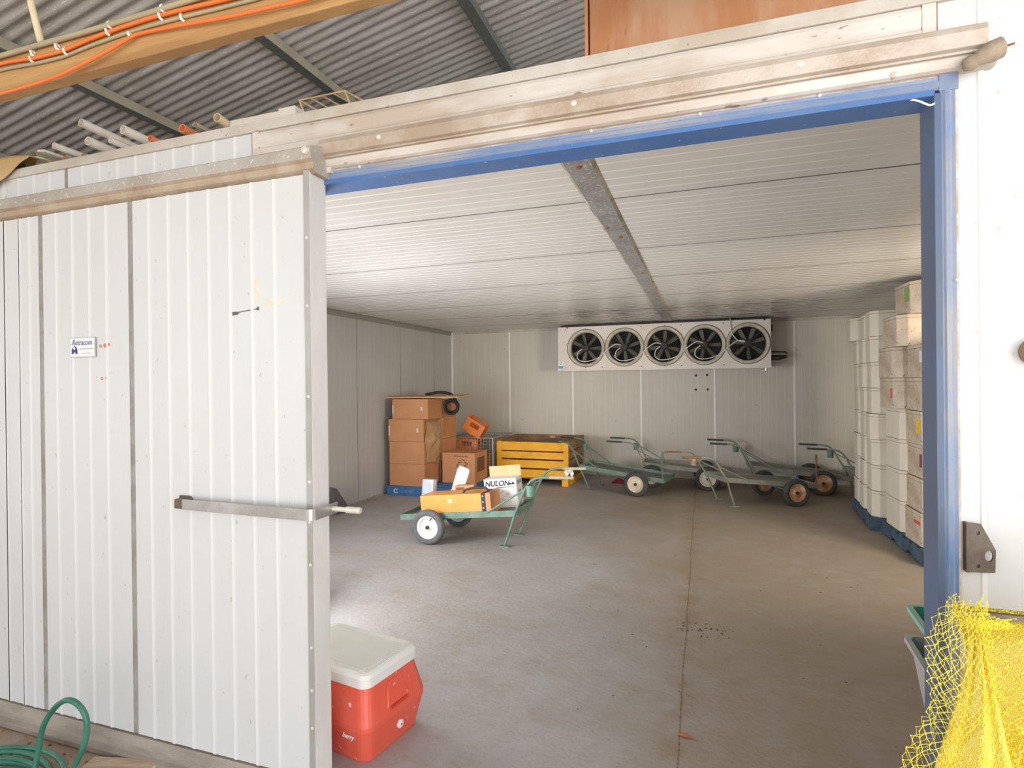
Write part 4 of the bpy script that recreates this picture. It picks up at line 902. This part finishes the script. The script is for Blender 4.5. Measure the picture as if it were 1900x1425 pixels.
pbx = thing('printed_carton', 'large brown carton with dark print standing right of the carton stack', 'box', (-3.80, 7.83, .143), (0, 0, 0))
MB().box(0, .54, 0, .50, 0, .46).build('carton', M_CARD, pbx, bevel=.004)
mb = MB(); q = random.Random(6)
for k in range(9): mb.box(.20+.026*k, .218+.026*k, -.0015, 0, .40, .417+.004*q.random())
for k in range(24):
    a = 2*PI*k/24; x = .32+.10*math.cos(a)*q.uniform(.4, 1); z = .28+.08*math.sin(a)*q.uniform(.4, 1); mb.box(x, x+.02, -.0015, 0, z, z+.016)
for k in range(4): mb.box(.22, .42, -.0015, 0, .17-.035*k, .175-.035*k)
mb.build('lettering_print', M_INKB, pbx)
MB().box(.5402, .5415, .1, .4, .16, .38).build('side_print', M_INKB, pbx)

# wire cage with orange crates
cg = thing('wire_cage', 'grey wire mesh cage bin standing behind the cartons against the back', 'cage', (-4.05, 8.62, 0))
W2, D2, H2 = .78, 1.0, .755
mb = MB()
for x in (0, W2):
    for y in (0, D2): mb.tube([(x, y, 0), (x, y, H2)], .013, 6)
for z in (.1, H2):
    mb.tube([(0, 0, z), (W2, 0, z), (W2, D2, z), (0, D2, z)], .012, 6, closed=True)
mb.build('frame', M_WIRE, cg)
def mesh_side(fn, w_):
    g = MB(); n = int(w_/.05)
    for i in range(1, n): g.tube([fn(i*w_/n, .1), fn(i*w_/n, H2)], .003, 4)
    for j in range(1, 13): g.tube([fn(0, .1+j*.05), fn(w_, .1+j*.05)], .003, 4)
    return g
for nm, fn, w_ in (('front', lambda a, z: (a, 0, z), W2), ('back', lambda a, z: (a, D2, z), W2), ('left', lambda a, z: (0, a, z), D2), ('right', lambda a, z: (W2, a, z), D2)):
    mesh_side(fn, w_).build('mesh_panel', M_WIRE, cg)
mb = MB()
for i in range(1, 16): mb.tube([(i*W2/16, 0, .1), (i*W2/16, D2, .1)], .004, 4)
mb.build('mesh_floor', M_WIRE, cg)
def crate(lab, loc, rot):
    t = thing('plastic_crate', lab, 'crate', loc, rot, 'orange plastic crates')
    W3, D3, H3, th = .34, .30, .24, .008
    for s_, (a0, a1) in enumerate((((0, W3), 'f'), ((0, W3), 'b'))):
        y = 0 if a1 == 'f' else D3-th
        mb = MB().box(0, W3, y, y+th, 0, .07).box(0, W3, y, y+th, .20, H3).box(0, .09, y, y+th, .07, .20).box(W3-.09, W3, y, y+th, .07, .20).box(.09, W3-.09, y, y+th, .07, .12)
        mb.build('side_panel', M_PLOR, t)
    for x in (0, W3-th):
        MB().box(x, x+th, th, D3-th, 0, .05).box(x, x+th, th, D3-th, .09, .13).box(x, x+th, th, D3-th, .20, H3).box(x, x+th, th, .08, .05, .20).box(x, x+th, D3-.08, D3-th, .05, .20).build('side_panel', M_PLOR, t)
    MB().box(0, W3, 0, D3, 0, .01).build('base', M_PLOR, t)
    MB().box(-.008, W3+.008, -.008, 0, H3-.02, H3).box(-.008, W3+.008, D3, D3+.008, H3-.02, H3).build('rim', M_PLOR, t)
    return t
crate('orange plastic crate low in the wire cage, beside the carton stack', (-3.93, 8.66, .50), (0, R(4), R(6)))
crate('orange plastic crate tilted on top of the other, above the printed carton', (-3.84, 8.66, .90), (R(4), R(32), R(8)))
tag(MB().box(0, .6, 0, .55, .0, .38).build('dark_crate', M_CARDD, loc=(-3.97, 8.68, .105), bevel=.01), 'dark carton at the bottom of the wire cage', 'box')

# ------------------------------------------------------------------ yellow timber bin
bn = thing('timber_bin', 'large yellow slatted timber fruit bin standing against the back wall', 'bin', (-3.235, 8.76, 0), (0, 0, R(-1)))
BW, BD, BH = 1.20, 1.08, .72
for (a, b, _) in ((.555, .695, 0), (.425, .535, 0), (.275, .400, 0), (.120, .250, 0)):
    MB().box(-.01, BW+.01, -.018, 0, a, b).build('front_slat', M_YEL, bn, bevel=.003)
    MB().box(BW, BW+.016, .01, BD, a, b).build('side_slat', M_WOOD, bn, bevel=.003)
    MB().box(-.016, 0, .01, BD, a, b).build('side_slat', M_WOOD, bn, bevel=.003)
    MB().box(0, BW, BD-.016, BD, a, b).build('back_slat', M_WOOD, bn, bevel=.003)
for x in (0, BW-.06):
    for y in (.002, BD-.08): MB().box(x, x+.06, y, y+.06, .02, .70).build('corner_post', M_YEL if y < .1 else M_WOOD, bn)
for x in (-.005, BW+.005-.075):
    MB().box(x, x+.08, -.022, -.018, .10, .69).build('corner_strap', M_YEL, bn)
MB().box(0, BW, 0, BD, .10, .12).build('bin_floor', M_WOOD, bn)
MB().box(.0, .10, 0, BD, 0.0, .10).build('foot_bearer', M_WOOD, bn); MB().box(BW-.10, BW, -.01, BD, 0.0, .10).build('foot_bearer', M_YEL, bn); MB().box(BW/2-.05, BW/2+.05, 0.02, BD, 0, .10).build('foot_bearer', M_WOOD, bn)
MB().box(-.02, BW+.02, BD-.02, BD+.006, .64, .722).box(BW-.005, BW+.022, -.01, BD, .655, .725).box(-.02, .008, -.01, BD, .655, .725).build('top_rail', M_WOOD, bn)
MB().box(.60, .70, BD-.026, BD-.018, .66, .70).build('orange_mark', M_PVCO, bn)

# ------------------------------------------------------------------ foam boxes
def foam_mesh(W, D, H, chm, mats_, label=None):
    pass
def foam_box(lab, loc, W, D, H, rz, m1, ch=.055, extras=()):
    t = thing('foam_box', lab, 'box', loc, (0, 0, rz), 'white foam boxes stacked on the pallets')
    P = [(ch, 0), (W-ch, 0), (W, ch), (W, D-ch), (W-ch, D), (ch, D), (0, D-ch), (0, ch)]
    Q = [((x-W/2)*.985+W/2, (y-D/2)*.985+D/2) for x, y in P]
    MB().prism(Q, 0, H-.035).build('body', m1, t, bevel=.004)
    MB().prism(P, H-.033, H-.003).build('lid', m1, t, bevel=.005)
    MB().prism([((x-W/2)*.975+W/2, (y-D/2)*.975+D/2) for x, y in P], H-.036, H).build('seam', M_SEAM, t)
    for nm, m_, (y0_, y1_, z0_, z1_), side in extras:
        if side == 'f': MB().box(y0_, y1_, -.0015+D*.0075, D*.0075+.001, z0_, z1_).build(nm, m_, t)
        else: MB().box(-.0015+W*.0075, W*.0075+.001, y0_, y1_, z0_, z1_).build(nm, m_, t)
    return t
ordn = ['lowest', 'second', 'third', 'fourth', 'fifth', 'sixth', 'seventh', 'eighth']
q = random.Random(5)
for r_, (rn, yy) in enumerate((('front row', 7.12), ('middle row', 7.515), ('rear row', 7.91))):
    for k in range(8):
        sh = 0
        dxo = .01*q.uniform(-1, 1) + (-.07 if (k == 7 and r_ == 2) else 0)
        foam_box('clean white foam box, %s from the floor, %s of the further pallet' % (ordn[k], rn), (1.755+.028*(yy-7.09)/.395+dxo, yy+.004*q.uniform(-1, 1), .143+.2845*k), .50, .385, .2835, R(-4), M_POLY, ch=.07)
for k in range(6):
    ex = ()
    if k == 4: ex = ()
    if k == 3: ex = (('yellow_sticker', M_YELLB, (.10, .20, .10, .24), 'l'),)
    if k == 2: ex = (('purple_scribble', M_PURP, (.10, .16, .10, .22), 'l'),)
    if k == 0: ex = (('red_sticker', M_REDLB, (.10, .24, .19, .22), 'l'),)
    if k == 5: ex = (('white_sticker', M_SIGN, (.05, .16, .14, .24), 'l'),)
    foam_box('grimy foam box, %s from the floor, in the front column nearest the blue frame' % ordn[k], (1.865+.012*q.uniform(-1, 1), 5.895, .143+.306*k), .55, .53, .305, R(1.5)+R(q.uniform(-1, 1)), M_POLYD, ch=.075, extras=ex)
for k in range(8):
    ex = ()
    if k == 7: ex = (('green_sticker', M_GREENLB, (.10, .22, .12, .26), 'l'), ('dark_slot', M_INK, (.16, .24, .205, .22), 'f'))
    if k == 4: ex = (('red_sticker', M_REDLB, (.10, .15, .10, .20), 'l'),)
    off = {7: (.03, -.24), 6: (-.05, -.12), 5: (-.06, 0), 4: (-.05, 0)}.get(k, (0, 0))
    foam_box('%s foam box, %s from the floor, in the second column of the nearer pallet' % ('grimy' if k > 3 else 'pale', ordn[k]), (1.845+off[0], 6.44+off[1] if k > 5 else 6.44, .143+.3062*k), .55, .55, .3055, R(1.5), M_POLYD if k > 3 else M_POLY, ch=.075, extras=ex)

# ------------------------------------------------------------------ cooler box
ux = Vector((-.985, .17, 0)).normalized(); ang = math.atan2(ux.y, ux.x)
ck = thing('cooler_box', 'red plastic cooler box with a white lid on the floor at the door edge', 'cooler', (-1.405, 2.112, 0), (0, 0, ang))
# local: +x = long direction (to the left), -y = towards the room right/back => use y negative as width
CL, CW = .56, .355
def ring(z, g, gl=None):
    gl = g if gl is None else gl
    return [(-gl, g), (CL+gl, g), (CL+gl, -CW-g), (-gl, -CW-g)]
mb = MB(); lv = [(0, .0), (.012, .006), (.155, .036), (.175, .036), (.30, .008), (.325, .004)]
K = 0
def rr_poly(x0, x1, y0, y1, r, n=5):
    P = []
    for cx, cy, a0 in ((x1-r, y1-r, 0), (x0+r, y1-r, 90), (x0+r, y0+r, 180), (x1-r, y0+r, 270)):
        for i in range(n+1):
            a = R(a0+90*i/n); P.append((cx+r*math.cos(a), cy+r*math.sin(a)))
    return P
rings = []
for z, g in lv:
    P = rr_poly(-g, CL+g, -CW-g, g, .05)
    rings.append([len(mb.v)+i for i in range(len(P))]); mb.v += [Vector((x, y, z)) for x, y in P]
for a, b in zip(rings, rings[1:]):
    n = len(a)
    for i in range(n): mb.face((a[i], a[(i+1) % n], b[(i+1) % n], b[i]))
mb.face(rings[0][::-1]); mb.face(rings[-1])
mb.build('body', M_RED, ck, smooth=False)
# end handle recess on the short end (x = -g side) seen from the doorway
def endp(yy, z, off):
    g = .036+(z-.175)*(.008-.036)/(.30-.175) if z > .175 else .036
    return (-g-off, yy, z)
yc = -CW/2
mb = MB()
A = [endp(yc-.075, .205, .002), endp(yc+.075, .205, .002), endp(yc+.048, .305, .002), endp(yc-.048, .305, .002)]
B = [endp(yc-.070, .208, .006), endp(yc+.070, .208, .006), endp(yc+.045, .305, .002), endp(yc-.045, .305, .002)]
n = len(mb.v); mb.v += [Vector(p) for p in A+B]
mb.face((4, 5, 6, 7)); mb.face((0, 1, 5, 4)); mb.face((1, 2, 6, 5)); mb.face((3, 0, 4, 7))
mb.build('handle_wedge', M_RED, ck)
MB().prism([(yc-.062, .192), (yc+.062, .192), (yc+.056, .206), (yc-.056, .206)], -.040, -.030, fn=lambda a, b, c: (c, a, b)).build('grip_slot', M_REDD, ck)
MB().lathe([(0, -.032), (.010, -.032), (.014, -.030), (.019, -.029), (.019, -.01)], 'x', (0, yc-.02, .085), 20).build('drain_plug', M_LID, ck)
MB().lathe([(0, -.034), (.004, -.033)], 'x', (0, yc-.02, .085), 10).build('plug_hole', M_INK, ck)
mb = MB(); lv = [(.326, .006), (.332, .012), (.372, .012), (.385, .006), (.390, -.004)]
rings = []
for z, g in lv:
    P = rr_poly(-g, CL+g, -CW-g, g, .045)
    rings.append([len(mb.v)+i for i in range(len(P))]); mb.v += [Vector((x, y, z)) for x, y in P]
for a, b in zip(rings, rings[1:]):
    n = len(a)
    for i in range(n): mb.face((a[i], a[(i+1) % n], b[(i+1) % n], b[i]))
mb.face(rings[0][::-1]); mb.face(rings[-1])
ld = mb.build('lid', M_LID, ck)
mb = MB().prism(rr_poly(.045, CL-.045, -CW+.04, -.04, .02), .390, .3915)
mb.build('lid_inset', M_LIDG, ld)
mb = MB()
for k in range(5):
    mb.box(.010+.007*k, .013+.007*k, -CW+.02, -.02, .390, .3925).box(.05, CL-.05, -.012-.006*k, -.009-.006*k, .390, .3925).box(.05, CL-.05, -CW+.010+.006*k, -CW+.013+.006*k, .390, .3925)
mb.build('lid_ribs', M_LID, ld)
text('cooler_lettering', 'berry', .030, M_LID, ck, (.075, .0345, .125), (R(90), 0, R(180)), shear=.3, bold=.001)

# ------------------------------------------------------------------ outside left: hose, plank, sack
hs_ = thing('garden_hose', 'green garden hose coiled on the ground at the bottom left with one loop standing up', 'hose', (-2.75, 1.55, 0))
pts = []
for i in range(100):
    a = 2*PI*i/22; rr_ = .20+.028*math.sin(i*.35)+.012*(i/22)
    pts.append((-.02+rr_*1.25*math.cos(a), -.05+rr_*.62*math.sin(a), .016+.012*(i//22)+.006*math.sin(i*.9)))
up_ = catmull([pts[-1], (.18, -.09, .02), (.175, -.04, .06), (.168, -.01, .17), (.21, -.01, .30), (.30, -.01, .40), (.385, -.01, .425), (.455, -.01, .37), (.45, -.02, .26), (.38, -.05, .13), (.29, -.09, .045), (.18, -.14, .03), (.0, -.2, .02)], 7)
MB().tube(catmull(pts, 2)+up_[1:], .0108, 10).build('hose_coil', M_HOSE, hs_, smooth=True)
pk = thing('rough_plank', 'short rough sawn plank lying on the ground beside the green hose', 'plank', (-2.42, 1.74, 0), (0, 0, R(14)))
MB().box(-.14, .17, -.06, .055, 0, .028).build('plank', M_PLANK, pk, bevel=.003)
MB().box(.165, .172, -.06, .055, 0.002, .026).build('sawn_end', M_PLANKE, pk)
tag(MB().box(-.10, .12, -.02, .02, 0, .02).build('wood_scrap', M_PLANK, bevel=.004, loc=(-2.52, 1.60, 0), rot=(0, 0, R(55))), 'narrow wood scrap lying across the plank end near the hose', 'wood')
q = random.Random(9); mb = MB()
for k in range(150):
    x = q.uniform(-3.2, -2.1); y = q.uniform(1.3, 1.78); s_ = q.uniform(.002, .007); mb.box(x, x+s_*2, y, y+s_, -.003, s_*.5, 0, Matrix.Rotation(q.uniform(0, 3), 3, 'Z'))
tag(mb.build('leaf_litter', mat('leaf_litter', (.36, .20, .10), (.15, .09, .05), 30, .9, .9)), 'scattered bits of leaf and chips on the slab by the hose', 'debris', kind='stuff')
sk = thing('leaning_panel', 'dark folded panel with a reddish edge leaning on the left wall beside the door edge', 'panel', (-4.55, 6.05, 0))
MB().prism([(0, 0), (.30, 0), (.05, .33), (-.04, .36)], 0.002, .05, fn=lambda a, b, c: (c+.08-.2*b*.5+.0, a, b)).build('sheet', M_BAG, sk, bevel=.006)
MB().tube([(.09, .29, .012), (.052, .06, .325)], .008, 6).build('reddish_edge', mat('dull_maroon', (.24, .12, .16), None, rough=.6), sk)

# ------------------------------------------------------------------ tubs right, behind frame
def tub(lab, loc, w0, d0, w1, d1, h, m1, m2, name, lip=.02):
    t = thing(name, lab, 'tub', loc, (0, 0, R(-4)))
    mb = MB()
    def rg__(w_, d_, z, r): 
        P = rr_poly(-w_/2, w_/2, -d_/2, d_/2, r); i0 = len(mb.v); mb.v.extend(Vector((x, y, z)) for x, y in P); return list(range(i0, i0+len(P)))
    L_ = [rg__(w0, d0, 0, .03), rg__(w1, d1, h, .03), rg__(w1-.012, d1-.012, h, .03), rg__(w0-.012, d0-.012, .01, .03)]
    for a, b in zip(L_, L_[1:]):
        for i in range(len(a)): j = (i+1) % len(a); mb.face((a[i], a[j], b[j], b[i]))
    mb.face(L_[0][::-1]); mb.face(L_[-1])
    mb.build('body', m1, t)
    P = rr_poly(-w1/2-lip, w1/2+lip, -d1/2-lip, d1/2+lip, .04)
    mb = MB(); a = []; 
    Q = rr_poly(-w1/2+.004, w1/2-.004, -d1/2+.004, d1/2-.004, .03); n = len(P)
    mb.v += [Vector((x, y, h+.002)) for x, y in P]+[Vector((x, y, h+.002)) for x, y in Q]+[Vector((x, y, h-.02)) for x, y in P]
    for i in range(n): j = (i+1) % n; mb.face((i, j, n+j, n+i)); mb.face((i, j, 2*n+j, 2*n+i))
    mb.build('rim', m2, t)
    return t
tub('grey plastic bin on the floor just inside the blue frame', (1.165, 3.02, 0), .34, .30, .46, .42, .395, M_GBIN, M_GBIN, 'grey_bin')
tub('teal plastic tub sitting on top of the grey bin', (1.165, 3.02, .40), .33, .30, .44, .40, .15, M_TEAL, M_TEALL, 'teal_tub')

# ------------------------------------------------------------------ yellow netting
NX, NY = .50, 1.30
stand = thing('net_rail_stand', 'thin dark steel rail stand holding the yellow netting beside the doorway', 'stand', (NX, NY, 0))
MB().box(.0, 1.0, .10, .112, 1.172, 1.184).build('top_rail', M_STEELB, stand)
for x in (.12, .95): MB().tube([(x, .106, 0), (x, .106, 1.175)], .010, 8).build('leg', M_STEELB, stand)
MB().box(.06, 1.0, .02, .2, 0, .012).build('foot', M_STEELB, stand)
def net_cloth(name, lab, fn, nu, nv, seed):
    o = MB().grid(fn, nu, nv)
    return o
def netmat(name, col, scale, dens):
    m = bpy.data.materials.new(name); m.use_nodes = True
    nt = m.node_tree; N = nt.nodes; L = nt.links; b = N['Principled BSDF']; b.inputs['Roughness'].default_value = .38
    tc = N.new('ShaderNodeTexCoord')
    mp = N.new('ShaderNodeMapping'); mp.inputs['Scale'].default_value = (scale, scale, scale*.45); mp.inputs['Rotation'].default_value = (0, .15, 0); L.new(tc.outputs['Object'], mp.inputs[0])
    wv = N.new('ShaderNodeTexVoronoi'); wv.feature = 'DISTANCE_TO_EDGE'; wv.inputs['Scale'].default_value = 1; L.new(mp.outputs[0], wv.inputs['Vector'])
    r = N.new('ShaderNodeMapRange'); r.inputs[1].default_value = .04; r.inputs[2].default_value = .16; L.new(wv.outputs[0], r.inputs[0])
    x = N.new('ShaderNodeMix'); x.data_type = 'RGBA'; L.new(r.outputs[0], x.inputs[0]); x.inputs[6].default_value = (*col[0], 1); x.inputs[7].default_value = (*col[1], 1); L.new(x.outputs[2], b.inputs['Base Color'])
    bp = N.new('ShaderNodeBump'); bp.inputs['Strength'].default_value = .6; bp.inputs['Distance'].default_value = .004; bp.invert = True; L.new(r.outputs[0], bp.inputs['Height']); L.new(bp.outputs[0], b.inputs['Normal'])
    return m
M_NETD = netmat('dense_yellow_net', ((0.92, 0.78, 0.14), (0.80, 0.58, 0.03)), 200, 1)
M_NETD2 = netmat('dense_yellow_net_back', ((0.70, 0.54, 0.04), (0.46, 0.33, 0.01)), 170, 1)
net = thing('yellow_netting', 'bundle of yellow mesh netting draped over the rail at the bottom right', 'netting', (NX, NY, 0))
# rear drape: hangs over the rail towards the camera and to the right
def drape_back(u, v):
    x = -.005+.62*u + .012*math.sin(v*7+u*3)
    y = .088 - .05*min(1, v*4) - .012*math.sin(u*26+v*4)*min(1, v*3)
    z = 1.190 - .85*v
    if v < .04: y = .115-.4*v
    return (x, y, z)
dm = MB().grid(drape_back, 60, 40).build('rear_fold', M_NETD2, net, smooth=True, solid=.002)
def drape_front(u, v):
    v = max(v, 0)
    xl = -.012-.19*v**1.05+.006*math.sin(v*14); xr = .004+.085*v
    x = xl+(xr-xl)*u
    y = .02 - .05*math.sin(u*PI*.9)*(.3+v) - .03*v - .05*u*min(1, v*4) - .006*math.sin(u*15+v*3)
    return (x, y, 1.176-.85*v)
MB().grid(drape_front, 40, 40).build('front_fold', M_NETD, net, smooth=True, solid=.002)
def net_strands(fn, nu, nv, r, seed, jit=.12):
    q = random.Random(seed); mb = MB(); node = {}
    for i in range(nu+1):
        for j in range(nv*2+1):
            node[i, j] = Vector(fn((i+(.5 if j % 2 else 0)+q.uniform(-jit, jit))/(nu+.5), (j+q.uniform(-jit, jit))/(nv*2)))
    for j in range(nv*2):
        for i in range(nu+1):
            a = node[i, j]
            for di in ((0, 1) if j % 2 else (-1, 0)):
                b = node.get((i+di, j+1))
                if b is not None:
                    m_ = (a+b)/2+Vector((q.uniform(-1, 1), q.uniform(-1, 1), q.uniform(-1, 1)))*.0012
                    mb.tube([a, m_, b], r, 3, caps=False)
    for p in node.values():
        mb.box(p.x-r*1.5, p.x+r*1.5, p.y-r*1.5, p.y+r*1.5, p.z-r*2, p.z+r*2)
    return mb
def loose(u, v):
    # loose open net hanging left of the folds
    xl = -.075+.045*math.cos(v*2.2+.2)*(1-v) - .055*v - .018*math.sin(v*8)
    xr = .005+.02*math.sin(v*4)
    z = 1.235-.42*v
    x = xl+(xr-xl)*u
    return (x, .02-.045*math.sin(u*2.4)+.01*math.sin(v*12), z - .012*math.sin(u*4))
net_strands(loose, 9, 20, .00062, 1, .32).build('loose_mesh', M_NET, net)
net_strands(lambda u, v: tuple(Vector(loose(u*.92+.04, v))+Vector((.008, .035+.01*math.sin(v*9), .006))), 9, 19, .0005, 2, .35).build('loose_mesh', M_NET, net)
net_strands(lambda u, v: (-.03+.10*u+.01*math.sin(v*6)-.02*(1-v), .04-.05*math.sin(u*3)*v, 1.175+.055*v*(1-.5*u)), 10, 6, .0005, 3, .4).build('top_mesh', M_NET, net)
net_strands(lambda u, v: tuple(Vector(drape_back(.02+.5*u, v*.5+.03))+Vector((0, -.005, 0))), 8, 15, .00026, 6, .45).build('surface_mesh', M_NET, net)

# ------------------------------------------------------------------ floor litter
lf = MB().grid(lambda u, v: (.10*u-.05, .028*(v-.5)*math.sin(PI*min(1, u*1.15+.02))*(1 if u < .7 else .5), .004+.006*math.sin(u*4)+.005*abs(v-.5)), 12, 4).build('dry_leaf', M_LEAF, smooth=True, loc=(-.085, 2.735, 0), rot=(0, 0, R(-8)), solid=.001)
tag(lf, 'single dry orange leaf on the floor across the joint line', 'leaf')
q = random.Random(12); mb = MB()
for k in range(36):
    x = -.16+.34*q.random(); y = 3.84+.22*q.random(); s_ = q.uniform(.003, .008)
    mb.box(x, x+s_*2.2, y, y+s_, 0, s_*.6, 0, Matrix.Rotation(q.uniform(-1, 1), 3, 'Z'))
for k in range(60):
    x = q.uniform(-1.2, 1.2); y = q.uniform(2.5, 6); s_ = q.uniform(.002, .006); mb.box(x, x+s_*1.6, y, y+s_, 0, s_*.5, 0, Matrix.Rotation(q.uniform(-1, 1), 3, 'Z'))
tag(mb.build('floor_grit', M_SPECK), 'dark crumbs and droppings scattered over the concrete floor', 'debris', kind='stuff')
